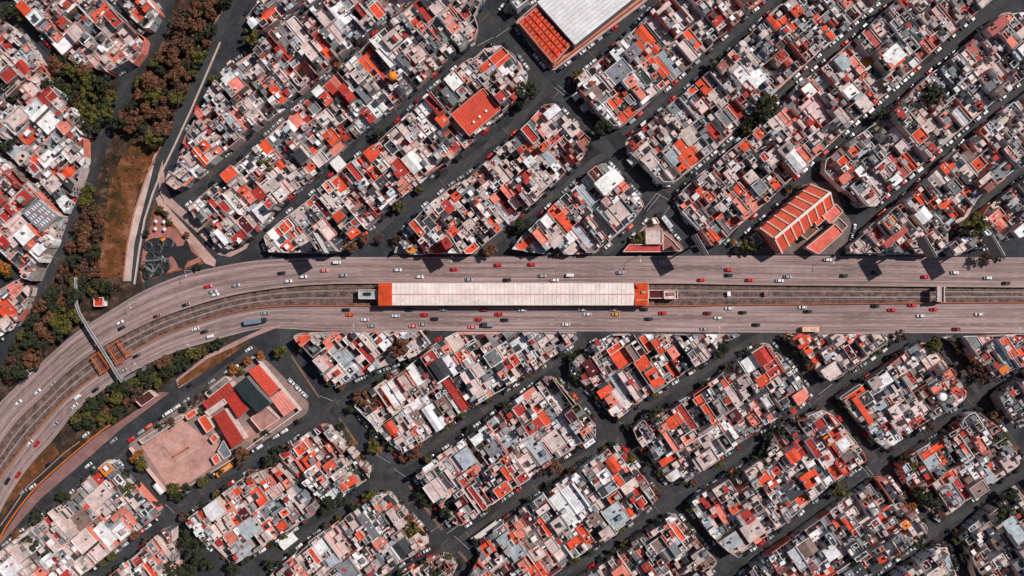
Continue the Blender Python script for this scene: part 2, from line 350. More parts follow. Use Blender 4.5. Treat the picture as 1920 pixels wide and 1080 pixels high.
# ------------------------------------------------------------ blocks
U, Lw = 40.0, 35.0
BL = {
 'B1': (-47, [(32,0),(195,0),(210,15),(272,75),(266,100),(250,120),(215,140),(150,120),(118,103),(60,40)], 'the top-left block beside the dark road'),
 'B2': (-47, [(225,0),(305,0),(300,25),(284,55),(272,55),(250,35)], 'the small top-left corner by the canal'),
 'B3': (-45, [(0,45),(22,48),(45,70),(85,130),(110,165),(140,190),(160,240),(162,300),(145,350),(122,400),(108,378),(85,350),(60,325),(30,300),(0,272)], 'the left-edge block above the hall'),
 'B4': (-45, [(0,302),(28,312),(75,365),(118,410),(100,460),(85,485),(68,527),(50,520),(35,505),(0,465)], 'the left-edge block with striped hall'),
 'B5': (-45, [(0,545),(35,524),(58,540),(50,580),(20,622),(0,628)], 'the left-edge block above the highway'),
 'T0': (U, [(455,0),(585,0),(540,22),(495,55),(478,58),(462,35)], 'the small top block by the park'),
 'T1': (U, [(612,0),(768,0),(740,20),(690,62),(640,108),(585,152),(535,195),(482,238),(430,280),(385,318),(352,350),(336,358),(318,345),(335,300),(352,255),(372,215),(392,180),(420,142),(445,118),(478,98),(520,52),(560,25)], 'the first strip right of the canal'),
 'T2': (U, [(790,0),(865,0),(888,30),(897,52),(890,75),(835,118),(790,155),(740,198),(695,233),(655,265),(600,318),(562,350),(520,388),(485,432),(457,452),(430,466),(405,455),(390,432),(365,412),(355,390),(378,368),(420,332),(497,262),(545,218),(587,180),(650,122),(700,72),(755,25)], 'the strip with the amber dome'),
 'T3': (U, [(892,108),(908,92),(940,88),(965,105),(990,140),(985,160),(955,200),(892,256),(835,308),(785,343),(730,388),(700,420),(655,455),(635,474),(505,474),(495,445),(500,438),(540,405),(580,375),(617,338),(655,310),(700,275),(755,225),(792,187),(830,155),(870,120)], 'the strip with the big red roof'),
 'T4': (U, [(740,474),(745,462),(765,425),(792,395),(842,355),(880,330),(917,302),(960,262),(997,225),(1020,200),(1040,197),(1070,228),(1107,262),(1100,280),(1088,298),(1040,342),(1005,375),(960,415),(905,460),(890,476)], 'the strip above the station centre'),
 'T5': (U, [(1135,305),(1165,337),(1200,375),(1205,388),(1185,415),(1115,475),(1055,478),(960,467),(982,440),(1010,412),(1042,380),(1085,342),(1120,312)], "the block above the station's right end"),
 'R0': (U, [(928,0),(1000,0),(965,25),(942,22)], 'the corner left of the market'),
 'R2': (U, [(1147,240),(1085,172),(1075,152),(1095,138),(1147,95),(1185,58),(1225,18),(1245,0),(1430,0),(1400,25),(1310,107),(1235,175),(1185,220),(1162,240)], 'the strip right of the market'),
 'R3': (U, [(1177,285),(1175,262),(1200,245),(1255,198),(1320,142),(1395,75),(1450,22),(1475,0),(1645,0),(1577,60),(1510,120),(1455,170),(1400,225),(1342,277),(1297,315),(1262,343),(1237,342),(1205,308)], 'the second strip right of the market'),
 'R4': (U, [(1262,372),(1300,338),(1350,297),(1400,255),(1455,205),(1497,160),(1565,105),(1615,62),(1675,5),(1682,0),(1855,0),(1790,57),(1725,117),(1660,175),(1590,238),(1522,300),(1480,337),(1435,380),(1375,430),(1350,458),(1330,462),(1310,432),(1275,395)], 'the strip above the orange church'),
 'R5': (U, [(1547,302),(1590,265),(1652,225),(1705,175),(1740,143),(1805,92),(1870,30),(1885,28),(1920,75),(1920,142),(1880,175),(1815,230),(1760,277),(1725,310),(1665,357),(1637,388),(1615,388),(1580,357),(1545,322)], 'the strip right of the church'),
 'R7': (U, [(1592,476),(1590,462),(1600,452),(1640,417),(1690,375),(1752,320),(1800,277),(1860,225),(1920,175),(1920,300),(1865,345),(1830,372),(1812,408),(1775,428),(1775,462),(1755,478)], 'the strip right of the church plaza'),
 'R8': (U, [(1785,478),(1780,462),(1800,445),(1830,425),(1850,392),(1890,358),(1920,335),(1920,478)], 'the right-edge block above the highway'),
 'L2': (-50, [(550,632),(560,626),(655,622),(787,621),(805,645),(780,665),(675,703),(630,727),(615,715),(590,675)], 'the first block below the station'),
 'L3': (34, [(817,645),(855,624),(1078,624),(1075,640),(1035,668),(1000,695),(925,738),(870,773),(835,797),(790,828),(752,850),(730,835),(700,800),(662,762),(668,752),(720,715),(762,690),(802,657)], "the block under the station's middle"),
 'L4': (34, [(1067,680),(1085,665),(1110,648),(1148,627),(1385,627),(1350,645),(1330,668),(1272,705),(1202,750),(1160,782),(1145,778),(1110,735),(1070,700)], "the block below the station's right end"),
 'L5': (34, [(1187,805),(1200,790),(1240,770),(1290,745),(1345,708),(1385,672),(1430,643),(1445,648),(1502,715),(1515,737),(1490,765),(1440,795),(1400,820),(1315,875),(1270,908),(1252,902),(1225,868),(1195,825)], 'the block with the maroon corner roof'),
 'L6': (34, [(1470,632),(1480,626),(1690,626),(1640,660),(1582,700),(1555,714),(1540,705),(1510,668)], 'the block below the cream bus'),
 'L7': (34, [(1572,745),(1600,725),(1645,700),(1700,655),(1722,642),(1745,648),(1812,735),(1807,750),(1747,783),(1712,805),(1660,842),(1640,828),(1610,790)], 'the block with the round white tank'),
 'L8': (34, [(1765,632),(1920,626),(1920,680),(1905,688),(1865,708),(1840,690),(1815,665),(1790,642)], 'the right-edge block under the highway'),
 'L9': (34, [(1868,745),(1885,725),(1920,700),(1920,815),(1900,795),(1880,770)], 'the small grey right-edge block'),
 'L10': (34, [(1682,872),(1700,855),(1790,800),(1815,778),(1835,770),(1860,790),(1905,845),(1912,870),(1830,925),(1765,972),(1740,955),(1700,905)], 'the lower right block with orange terraces'),
 'L11': (34, [(1292,945),(1305,930),(1435,852),(1455,805),(1540,770),(1560,778),(1615,845),(1621,862),(1547,914),(1465,984),(1380,1042),(1360,1030),(1330,1002)], 'the block below the maroon corner roof'),
 'L12': (36, [(778,885),(805,867),(855,832),(960,755),(1005,722),(1022,708),(1040,708),(1115,797),(1115,815),(1040,862),(960,917),(865,985),(848,980),(800,920)], 'the lower centre block'),
 'L13': (36, [(888,1020),(960,968),(1060,895),(1110,860),(1135,840),(1160,837),(1212,902),(1232,935),(1155,995),(1075,1047),(1030,1080),(930,1080),(900,1040)], 'the bottom centre block beside the trailer'),
 'L14': (36, [(1090,1080),(1140,1045),(1210,995),(1255,968),(1270,970),(1345,1055),(1335,1080)], 'the bottom-edge block right of centre'),
 'L15': (34, [(1400,1080),(1420,1055),(1480,1012),(1560,955),(1640,898),(1660,897),(1732,985),(1728,1008),(1665,1050),(1640,1080)], 'the bottom block beside the parked bus'),
 'L16': (34, [(1680,1080),(1690,1068),(1755,1025),(1775,1025),(1810,1080)], 'the little bottom-edge block at right'),
 'L17': (34, [(1790,1005),(1860,950),(1920,912),(1920,1080),(1850,1080),(1810,1030)], 'the bottom right corner block'),
 'L18': (36, [(520,1080),(577,1018),(655,962),(705,925),(730,925),(802,1005),(803,1022),(755,1050),(715,1080)], 'the bottom block left of centre'),
 'L19': (36, [(358,968),(400,935),(475,885),(520,868),(600,948),(590,962),(480,1032),(440,1057),(428,1052),(380,1005)], 'the block below the school bus'),
 'L20': (36, [(522,852),(600,797),(618,795),(692,878),(692,895),(620,945),(607,940),(530,868)], 'the block with the tree-lined corner'),
 'L21': (41, [(0,1052),(60,988),(135,932),(170,892),(203,862),(215,865),(297,957),(292,968),(182,1055),(150,1080),(0,1080)], 'the bottom left block'),
 'L22': (36, [(215,1080),(262,1035),(310,990),(328,990),(420,1080)], 'the wooded bottom-left block'),
 'L23': (36, [(745,1080),(800,1050),(830,1043),(860,1052),(895,1080)], 'the bottom corner with round plaza'),
}
EXTRA = {'T5b': [(1225,404),(1245,425),(1285,468),(1275,473),(1165,473),(1180,455)],
         'market': [(965,42),(1010,0),(1215,0),(1205,8),(1040,132),(1030,130),(990,82)],
         'church': [(1372,468),(1410,430),(1450,395),(1505,345),(1560,340),(1580,390),(1598,420),(1585,470),(1560,477),(1375,477)],
         'school': [(238,835),(262,818),(300,790),(345,760),(375,737),(420,705),(485,670),(500,675),(580,755),(577,775),(475,840),(435,864),(345,920),(310,928)],
         'topright': [(1892,0),(1920,0),(1920,30)]}
def ext(p):
    x, y = p
    if y <= 0: return (x + 84 if x > 320 else x - 70, y - 70)
    if x >= 1920: return (x + 80, y - (60 if y < 626 else 0 if y == 626 else 56))
    if y >= 1080: return (x - 80 if x < 1700 else x, y + 60)
    if x <= 0: return (x - 70, y - 60 if y < 500 else y + 40)
    return p
PAVC = (lin((196, 160, 152)), lin((176, 150, 146)), lin((206, 176, 166)))
pvm = MB(); rp = random.Random(4)
BW = {}
for k in list(BL) + list(EXTRA):
    poly = BL[k][1] if k in BL else EXTRA[k]
    poly = [ext(p) for p in poly]
    if k in BL: poly = inset(poly, -1.3 if BL[k][0] == U else -1.8)
    BW[k] = poly
    w = ccw(smooth([px(*p) for p in poly], 3.0))
    pvm.prism(w, -0.02, 0.14, {'school': lin((146, 122, 116)), 'church': lin((112, 98, 94)), 'T5b': lin((150, 118, 110))}.get(k) or rp.choice(PAVC), lin((150, 140, 136)))
pvm.build('pavement', M_PAVE)['kind'] = 'structure'

# ------------------------------------------------------------ surveyed roof patches: x, y, width, length (4x units), colour, per tile
PATCH = {
1: '210,85,60,110,O 540,50,80,90,W 300,150,90,90,W 780,50,70,110,O 740,120,70,60,O 880,160,70,130,R 490,330,130,110,W 420,250,60,130,S 355,215,70,110,G 490,180,70,50,R 600,260,100,110,P 900,430,90,100,S 700,430,60,180,P 960,260,90,150,P 1100,50,60,100,O 1060,100,80,80,O 60,340,60,140,R 10,290,60,60,S 130,590,100,80,R 210,520,60,100,R 390,740,110,90,R 280,650,130,120,P 350,880,150,240,W 520,960,90,90,S 220,1020,110,110,O 450,950,40,90,M 1810,660,90,90,S 1850,450,90,80,G 1830,900,60,160,S 1740,610,90,80,W 90,440,80,110,P 60,620,70,70,G 160,900,130,90,P 820,230,80,90,Q 650,640,80,60,R',
2: '95,115,120,35,O 640,120,130,150,W 570,200,50,260,P 440,160,50,130,M 910,70,80,110,O 800,105,40,90,R 1150,90,70,90,P 1200,165,60,70,O 1250,220,50,60,O 1260,90,50,170,R 1410,240,60,200,G 1480,210,90,70,S 1570,110,60,70,R 1560,230,130,100,P 1440,130,80,70,S 1380,50,130,90,P 200,260,70,160,G 320,240,70,190,P 420,410,60,130,P 500,320,50,160,R 540,400,50,80,O 70,600,80,80,S 170,710,60,130,O 130,330,40,160,R 210,400,50,120,R 400,510,80,120,S 560,300,50,160,G 910,310,80,110,W 1000,430,90,160,W 850,490,70,170,O 905,560,60,70,O 920,440,70,110,D 860,390,50,60,R 1030,310,110,100,P 1220,420,110,90,P 1190,490,50,60,R 615,610,80,110,S 600,700,50,270,R 540,750,60,80,O 480,700,70,70,W 700,720,60,130,R 900,800,110,130,W 850,870,60,110,R 790,940,80,70,W 1045,740,60,60,S 960,590,40,80,R 1780,460,225,62,O 1700,600,80,60,G 1490,620,100,110,W 1860,530,80,70,W 1400,670,50,80,M 1840,750,70,70,R 1350,810,50,160,R 1260,830,100,90,W 1400,910,70,80,O 1280,990,70,70,W 300,890,70,130,S 430,800,70,110,G 520,890,110,90,P 130,1000,90,90,W 570,1030,80,100,O 650,1000,60,100,R 1090,1000,120,100,P 780,600,60,90,P 820,720,60,120,G 1110,460,60,90,G 1460,730,60,130,G 1150,870,60,100,Q 1560,760,60,60,Q 700,50,60,90,G 250,130,60,80,Q 60,480,70,80,W 200,560,60,110,P',
3: '1010,260,80,150,O 990,390,50,170,O 1090,370,50,70,O 1120,230,70,230,P 1040,370,50,110,G 970,500,80,50,S 1110,510,60,150,O 1350,300,60,150,O 1250,140,60,80,W 1520,150,90,100,R 1820,20,100,60,S 1180,480,50,200,L 810,380,130,90,W 800,540,160,120,G 730,600,100,130,P 600,630,120,70,W 540,590,80,60,P 600,710,110,80,B 775,765,110,70,O 860,860,120,60,O 690,850,70,110,W 880,630,70,60,S 940,700,50,130,S 1040,700,70,60,P 980,590,50,130,D 1120,640,50,40,R 1440,650,70,120,O 1350,680,60,50,O 1490,580,110,110,G 1650,440,50,80,S 1720,560,90,100,W 1830,590,110,110,W 1690,820,60,120,R 1610,880,90,110,G 1500,990,60,110,R 1850,1010,80,70,O 1540,740,80,130,P 130,1010,60,150,R 300,960,140,90,P 240,870,40,60,S 310,840,140,60,W 440,970,80,110,P 1020,990,50,90,R 970,1000,50,70,W 1180,1050,70,60,W 1330,1020,110,110,P 340,1040,80,50,R 1310,400,60,160,P 1400,180,70,90,Q 1640,70,80,90,Q 1230,40,70,100,L 1420,90,60,80,G 900,400,100,80,G 1230,780,110,120,G 1420,800,80,90,P 1500,470,50,60,P',
4: '45,170,50,110,O 150,180,70,120,O 200,100,70,70,O 370,155,60,60,O 460,190,30,60,R 390,250,40,120,W 435,260,40,110,O 100,430,80,60,R 140,490,50,50,R 220,485,50,50,O 130,230,60,60,L 580,20,60,70,S 700,50,100,80,P 500,100,50,70,W 1000,50,60,70,R 780,300,60,170,R 880,150,90,60,L 840,220,100,90,P 660,490,55,130,S 750,465,90,50,Y 690,400,50,100,P 540,480,80,100,L 530,570,50,60,W 560,420,50,60,S 920,430,130,110,W 1090,480,60,60,W 730,570,60,40,O 900,510,60,50,S 915,590,60,40,R 800,630,70,150,P 1240,320,40,90,O 1180,350,50,100,S 1320,150,70,220,P 1500,90,50,110,R 1600,30,120,50,P 1360,280,50,40,S 1670,220,150,70,R 1760,140,60,70,S 1530,330,60,50,O 1500,380,50,70,R 1620,340,50,70,R 1880,260,80,60,P 1890,390,80,80,W 1480,600,60,60,S 1470,450,50,110,P 1540,550,60,40,O 1690,540,80,120,P 1790,600,70,70,M 1390,680,40,40,W 1560,800,50,50,R 1600,740,60,100,P 1520,840,50,110,P 1440,880,60,140,L 1170,930,120,130,P 1110,1030,90,90,O 940,860,50,60,R 980,1000,60,110,W 870,1000,70,60,G 1220,620,40,90,P 360,640,40,150,S 420,610,70,90,L 340,810,140,130,P 290,690,90,90,W 140,880,80,120,S 450,740,60,50,P 560,750,80,80,S 620,690,90,80,W 700,790,90,100,P 460,800,40,60,R 530,880,60,110,P 60,930,90,100,P 210,1030,80,80,R 470,1030,70,60,R 360,1030,100,80,P 630,840,110,80,D 760,740,30,80,O 1750,980,50,50,W 1090,180,70,90,D 1100,330,90,130,D 1010,270,60,70,P 1800,330,60,70,S 1640,660,70,60,G 1560,960,60,60,Q 1300,60,70,60,G',
5: '60,180,110,70,W 130,260,60,150,R 500,210,80,80,O 430,200,50,40,O 370,110,120,90,W 280,120,60,60,O 190,110,90,70,P 270,190,50,80,R 370,220,60,60,P 540,80,80,100,P 400,290,90,110,P 30,430,60,60,R 220,400,100,80,R 120,480,80,80,R 60,540,80,70,R 150,600,130,120,P 240,690,110,100,W 140,720,90,80,P 90,880,80,180,R 60,740,60,80,R 110,1050,130,60,S 1560,20,50,60,O 1530,110,50,160,O 1640,60,90,60,S 1490,200,90,70,W 1410,300,180,35,S 1320,310,60,80,P 1450,100,90,90,P 1740,230,100,100,O 1830,350,70,50,O 1880,400,60,80,S 1620,460,40,90,R 1560,500,90,80,L 1720,480,50,80,R 1810,590,70,150,M 1580,545,50,40,O 1630,590,80,40,R 1730,600,80,70,P 1800,700,100,60,R 1680,700,40,120,W 1500,450,80,80,W 1880,170,80,100,W 1900,560,60,90,P 330,780,90,70,W 290,850,90,60,P 20,340,50,60,O',
6: '80,20,60,120,O 130,95,50,60,W 30,370,70,90,R 130,460,60,60,R 60,520,100,140,W 200,280,70,200,P 190,160,50,60,O 120,320,120,80,P 180,390,70,80,W 220,80,50,110,G 440,50,40,60,O 420,170,60,50,O 490,120,90,90,P 610,30,110,110,S 300,30,40,60,R 340,90,70,110,D 910,20,60,80,O 880,80,90,90,O 800,130,70,140,O 890,225,70,80,O 740,200,50,180,R 630,300,80,110,O 740,370,60,60,O 1000,90,70,90,P 1090,180,70,130,R 1180,140,100,140,W 1270,130,60,150,W 1190,220,80,70,S 1110,320,90,90,S 1020,370,50,40,W 960,180,60,60,P 1460,100,70,60,S 1480,30,80,50,R 1360,100,60,70,G 410,445,40,50,O 490,470,50,180,M 230,620,90,70,O 280,670,50,60,O 240,770,70,70,O 140,700,70,150,W 380,740,90,120,P 320,550,90,90,P 640,550,70,60,O 740,670,80,60,O 920,520,60,40,R 850,560,90,60,P 520,650,100,150,P 600,640,50,150,D 430,560,70,140,D 1500,395,60,60,O 1440,470,60,90,R 1600,520,60,50,O 1645,440,50,50,O 1560,440,40,150,D 1620,370,70,90,G 1520,560,60,100,D 1220,640,50,120,O 1380,620,60,50,S 1400,770,150,80,R 1480,660,70,60,O 1170,800,60,50,Y 1280,780,50,80,M 1180,720,50,70,M 1360,710,40,60,W 1620,790,100,50,O 1600,600,80,60,P 1790,410,50,60,S 1860,440,50,190,M 1850,520,50,90,L 1810,640,50,70,O 1770,580,40,100,O 1890,350,70,100,S 1850,230,60,150,P 1700,240,100,100,N 1710,500,50,120,W 550,430,70,100,P 790,310,50,70,L 700,460,80,70,P 1020,30,60,90,D 950,280,90,60,D 1260,60,70,70,P 300,160,50,130,D 1310,600,60,90,D 1750,540,60,90,K 560,330,60,80,S 1460,750,60,60,D',
7: '150,40,60,110,O 230,40,50,50,O 320,10,50,40,O 130,140,70,60,W 190,200,60,60,P 240,270,100,90,P 160,310,70,70,W 100,240,60,50,R 60,340,40,50,R 30,430,80,80,P 10,500,50,60,M 460,140,60,110,S 270,100,50,110,L 720,290,180,110,W 590,270,90,100,W 830,320,60,80,S 780,350,60,60,R 850,400,70,70,P 790,520,140,130,P 920,400,50,60,W 610,450,60,310,L 480,430,70,90,O 310,500,70,90,O 400,590,60,150,O 250,590,110,80,W 660,620,100,170,P 640,650,25,60,Y 560,530,60,80,P 530,690,60,190,L 440,700,80,70,W 100,745,120,60,O 210,700,60,110,S 320,720,90,90,P 450,790,90,60,P 1330,100,140,105,O 1280,30,60,120,O 1270,180,60,40,O 1200,110,80,100,L 1180,230,150,80,P 1010,140,130,90,P 1000,40,80,70,P 900,20,40,60,R 960,20,50,50,R 1420,360,60,70,O 1480,400,60,70,O 1320,450,90,50,S 1380,500,50,90,S 1540,550,80,70,O 1530,710,100,50,O 1490,690,50,80,O 1660,170,70,80,W 1640,240,60,100,P 1790,250,80,80,P 1700,340,60,70,O 1760,380,50,60,O 1640,400,60,60,S 1700,470,50,130,S 1800,470,50,100,S 1740,540,60,40,S 1670,580,80,60,R 1420,580,70,150,P 1600,640,60,160,G 1740,20,60,60,O 1890,100,50,60,R 470,520,60,60,G 420,380,60,60,D 1500,260,80,70,Q 1400,20,90,60,P 1560,470,60,60,P 700,440,60,60,Q 1840,330,80,90,G',
8: '50,300,70,80,O 260,70,50,120,S 370,40,70,50,S 190,130,90,140,W 640,55,70,60,O 560,130,80,60,O 560,190,60,45,W 560,260,90,60,S 640,120,50,40,L 820,180,40,40,R 980,30,80,80,P 1050,140,60,140,O 970,160,40,180,R 1190,50,80,60,R 710,230,60,120,W 820,300,70,130,P 770,290,40,80,S 900,330,50,40,R 930,280,80,60,W 740,390,110,100,P 1010,210,40,60,S 1340,170,90,80,O 1570,150,90,80,O 1520,100,50,100,B 1700,30,60,50,O 1720,100,100,100,L 1780,200,120,90,G 1690,250,90,70,G 1790,80,40,110,S 1480,350,80,60,O 1270,260,60,100,P 1430,290,50,50,R 1130,350,50,70,R 1100,410,40,90,O 1150,440,40,100,M 1240,440,80,60,O 1320,440,90,50,O 1370,500,50,120,O 1200,480,50,50,S 890,590,85,65,Y 810,670,100,85,R 930,700,190,45,R 1140,540,90,90,W 1200,690,60,40,S 730,780,70,30,S 1700,540,110,60,S 1740,600,60,70,S 1840,660,90,70,W 1810,690,40,100,B 1660,780,60,50,O 1870,740,60,50,O 1620,720,60,40,O 1890,420,60,70,P 1290,540,110,110,D 1050,560,110,110,D 1450,780,110,60,P 30,100,80,90,P 120,60,80,90,Q 1370,330,70,90,G 1480,210,60,90,P 660,330,60,90,G 1900,60,50,60,G 1840,300,60,60,Q',
9: '40,170,100,150,O 110,20,90,60,S 20,250,70,60,P',
10: '370,380,100,60,O 360,430,70,50,M 430,460,80,110,D 590,380,150,70,S 650,510,100,180,L 790,450,50,260,R 720,400,60,100,P 960,400,90,110,W 850,400,50,140,P 510,560,60,110,P 470,520,50,50,B 1310,530,100,90,R 1040,790,110,180,W 1190,640,60,170,W 1130,700,70,110,P 1200,700,40,120,B 1320,740,50,60,O 1390,600,100,130,D 1470,570,50,140,W 1490,410,100,110,P 1530,520,60,70,O 1590,550,60,50,W 1430,450,60,50,S 1500,790,60,250,R 1180,880,150,55,W 1330,970,60,190,W 1150,950,60,110,W 1215,970,60,110,B 960,860,60,80,O 1020,1040,60,90,O 900,1000,60,130,P 1620,700,80,170,P 1700,650,50,180,P 1780,520,100,100,G 1850,640,50,60,S 1800,690,90,60,W 1760,790,50,40,S 1890,570,50,80,R 1410,870,90,110,B 1360,930,50,70,D 610,640,110,90,P 560,480,70,70,D 1250,610,60,60,D',
11: '720,390,60,60,W 770,450,110,45,O 820,520,120,120,O 1000,410,50,120,O 1080,430,50,110,O 1420,480,80,200,P 1360,430,60,120,W 970,560,100,100,O 1070,670,90,130,O 1200,610,50,130,O 1200,480,60,80,S 1235,550,40,50,O 880,730,50,230,P 940,810,50,40,M 800,720,60,180,L 790,830,60,140,P 780,910,100,60,W 700,770,110,60,O 590,590,80,110,M 590,680,50,40,R 740,840,60,80,S 870,870,60,60,W 960,670,90,150,D 1880,510,100,110,R 1800,570,110,100,W 1880,690,90,70,O 1610,700,70,60,O 1660,810,60,160,P 1400,840,70,60,O 1470,940,50,170,O 1800,880,60,60,O 1830,970,110,80,S 1300,960,50,200,R 1210,990,100,80,O 1140,1040,90,60,S 1660,950,80,80,M 190,900,60,60,O 250,980,50,100,O 170,1030,110,70,R 60,910,80,80,R 370,850,80,120,W 440,950,60,80,M 540,1060,70,40,S 200,820,80,60,P 1120,530,60,90,P 640,690,80,60,P 1290,540,60,130,D 900,480,50,120,B 300,930,60,80,G 60,420,110,90,W 130,520,60,60,S 20,540,60,80,O 1550,880,60,110,G 1720,700,60,80,Q',
12: '230,390,80,90,O 300,390,70,50,O 280,460,50,60,O 360,530,70,60,O 400,400,30,90,B 510,380,80,80,P 490,510,50,80,W 560,550,60,110,P 600,480,50,100,M 660,450,80,100,D 680,390,40,80,O 460,620,130,100,P 820,370,50,90,P 10,560,100,210,R 60,690,80,70,P 150,770,60,50,S 230,810,100,80,S 870,690,110,80,W 1200,510,130,140,P 1110,490,80,110,G 650,800,150,50,O 690,910,40,210,O 720,830,100,80,D 1060,670,50,90,R 1000,600,60,60,W 1240,740,90,50,S 1190,780,40,60,O 1230,620,60,50,R 1440,790,60,50,R 970,810,110,80,P 850,900,100,100,L 930,920,70,90,P 980,1010,90,100,P 1100,1000,110,50,R 1130,910,120,90,P 1290,880,60,40,M 880,1040,60,60,R 1770,440,60,160,O 1870,510,80,120,O 1870,370,60,50,O 1740,500,45,220,L 1740,610,60,50,Y 1530,400,80,130,G 1480,370,40,110,L 1420,400,60,130,K 1620,370,80,70,P 370,1020,100,70,R 1620,520,70,50,M 1330,640,70,60,S 1330,720,70,70,P 1040,800,70,100,G 780,700,80,90,Q',
13: '810,280,80,70,Y 740,350,80,80,R 750,480,180,110,P 620,660,120,130,B 400,640,100,70,R 500,640,45,190,P 660,800,130,120,P 750,910,120,110,P 800,760,90,160,W 770,715,60,50,S 830,815,70,50,S 920,740,90,100,W 980,660,80,110,S 920,600,130,45,S 300,780,60,120,G 110,1000,130,110,W 330,1040,100,80,S 380,960,80,80,W 450,960,45,80,R 530,1050,60,50,R 1640,560,110,110,W 1550,600,60,60,O 1790,440,60,50,O 1790,650,40,60,O 1680,700,110,100,P 1870,720,120,120,L 1740,790,90,80,S 1640,820,70,70,R 1480,650,60,50,W 1850,600,60,70,M 1890,370,60,60,O 1160,1010,60,120,O 1230,810,80,80,P 1060,950,60,50,R 1120,960,50,60,W 180,900,80,100,P 600,1040,70,80,P 640,440,70,80,Q 870,510,60,90,D 520,610,60,80,D 1000,520,60,100,P',
14: '355,115,90,70,O 410,205,100,70,O 230,160,80,50,R 350,300,100,30,O 560,250,90,60,O 550,120,50,60,S 700,380,120,55,O 570,470,70,60,W 635,430,90,70,L 500,350,50,50,S 630,310,80,50,P 430,280,90,50,W 80,390,60,70,O 30,480,70,120,O 230,590,60,50,O 95,690,70,50,O 200,700,60,60,O 430,490,45,150,R 250,390,50,80,S 150,450,80,80,P 330,500,50,200,P 10,700,80,120,P 740,660,90,110,P 850,690,60,190,G 650,760,50,130,L 790,760,40,60,O 940,820,90,60,S 1100,860,110,110,D 1010,560,50,50,O 930,560,40,50,S 1050,640,50,150,P 500,850,110,90,W 600,840,45,190,P 590,960,90,80,L 450,910,40,120,O 860,1020,60,60,R 800,960,50,80,W 700,1020,110,130,G 1570,190,100,120,L 1490,210,60,200,P 1630,290,90,55,S 1680,40,120,60,W 1780,110,100,90,G 1850,410,110,80,O 1350,420,120,130,P 1380,260,80,60,P 1660,490,40,190,R 1550,350,50,110,R 1540,510,80,60,M 1470,330,40,130,P 1790,270,50,80,S 1880,290,40,100,O 1880,190,50,50,O 1400,340,35,170,D 1870,840,50,150,L 1740,870,80,90,O 1790,780,60,60,G 1830,940,60,50,W 1870,1010,70,50,R 1750,380,50,90,Q 1700,330,60,80,D 80,600,70,80,G 290,620,70,70,G 660,600,60,60,P 900,700,60,90,P 950,940,60,90,G 1480,560,60,80,D 60,330,60,60,Q 560,650,80,60,Q',
15: '150,90,70,130,L 220,160,100,130,L 110,230,90,110,P 80,330,80,60,R 320,60,130,130,P 440,535,200,230,W 560,490,40,120,G 760,240,70,110,O 790,350,60,90,O 760,475,90,60,O 940,440,60,80,O 950,510,80,60,O 880,400,120,80,P 770,610,140,150,L 880,600,60,60,O 840,550,60,50,W 690,320,80,90,W 740,400,80,60,L 640,520,60,110,P 510,360,70,80,W 570,420,90,90,D 620,640,80,90,B 710,740,100,80,P 230,570,90,45,P 120,640,50,70,M 210,720,40,100,M 250,710,40,150,O 350,680,90,100,P 300,610,60,80,D 60,690,70,60,S 70,770,70,100,S 30,800,40,130,O 40,890,100,100,L 160,800,110,90,B 190,900,100,110,P 300,850,70,100,P 370,910,90,80,P 470,820,100,60,O 545,760,55,140,O 600,750,70,90,D 530,700,70,50,R 190,1030,90,100,O 90,970,60,80,S 1240,750,50,150,O 1240,680,50,50,R 1090,830,90,90,B 1190,880,100,90,G 1050,780,130,30,D 960,890,50,70,S 800,1030,90,90,S 1020,1020,60,110,R 1320,30,110,70,S 1180,60,45,160,S 1460,60,100,130,P 1440,180,130,100,P 1170,200,130,50,O 1220,320,70,60,W 1300,220,70,80,P 1130,130,90,60,L 1600,50,100,100,D 1470,560,40,170,R 1570,610,55,150,S 1660,560,80,50,O 1600,500,60,50,M 1740,610,70,90,R 1640,630,50,50,W 1790,720,140,120,P 1640,800,110,90,L 1700,870,120,70,P 1880,340,90,90,O 1800,270,120,55,P 1690,465,35,40,Y 1540,510,60,60,O 1840,560,60,60,D 1380,930,60,80,Q 1300,940,60,70,D',
16: '170,170,80,90,O 240,120,55,130,R 320,110,50,150,R 430,50,45,70,Y 500,20,60,80,R 560,90,80,70,W 430,200,100,110,P 480,150,35,120,M 555,260,50,130,O 495,300,40,110,O 300,340,120,100,O 370,440,140,100,P 190,430,130,110,D 180,370,70,50,M 270,510,110,55,O 20,370,70,80,O 220,260,80,45,O 60,290,50,50,R 530,670,80,55,O 610,710,40,100,O 770,560,55,90,W 840,620,45,140,O 800,680,50,50,R 620,600,80,60,P 350,770,100,60,W 470,900,90,100,W 200,930,70,160,L 280,850,100,100,B 430,1050,110,50,O 1030,690,60,55,Y 950,730,45,70,R 910,890,130,90,W 860,810,80,60,B 560,920,80,60,P 1340,330,110,65,O 1230,130,170,45,O 1460,110,45,190,S 1390,45,90,50,M 1220,220,100,80,L 1380,200,100,90,D 1440,430,55,150,R 1480,550,50,35,O 1560,430,110,120,B 1560,290,100,100,W 1650,370,90,80,L 1590,100,60,100,S 1625,60,40,80,W 1490,210,80,60,L 1390,450,55,160,L 1680,150,80,100,B 1800,230,90,100,P 1110,340,55,80,P 1820,720,100,190,L 1700,940,80,60,P 1720,810,90,90,B 1240,1040,130,70,P 1300,210,50,60,O 90,250,70,80,D 300,190,70,60,P 700,820,80,80,G 1100,730,70,70,P 660,1020,80,80,D 1250,480,70,80,D 1880,880,70,80,P 1620,790,70,90,D',
}
patches = []
for t, s in PATCH.items():
    ox, oy = ((t - 1) % 4) * 480, ((t - 1) // 4) * 270
    for q in s.split():
        a = q.split(','); x, y, w, l = [float(k) / 4 for k in a[:4]]; w *= 1.1; l *= 1.1
        patches.append([ox + x, oy + y, w, l, a[4]])

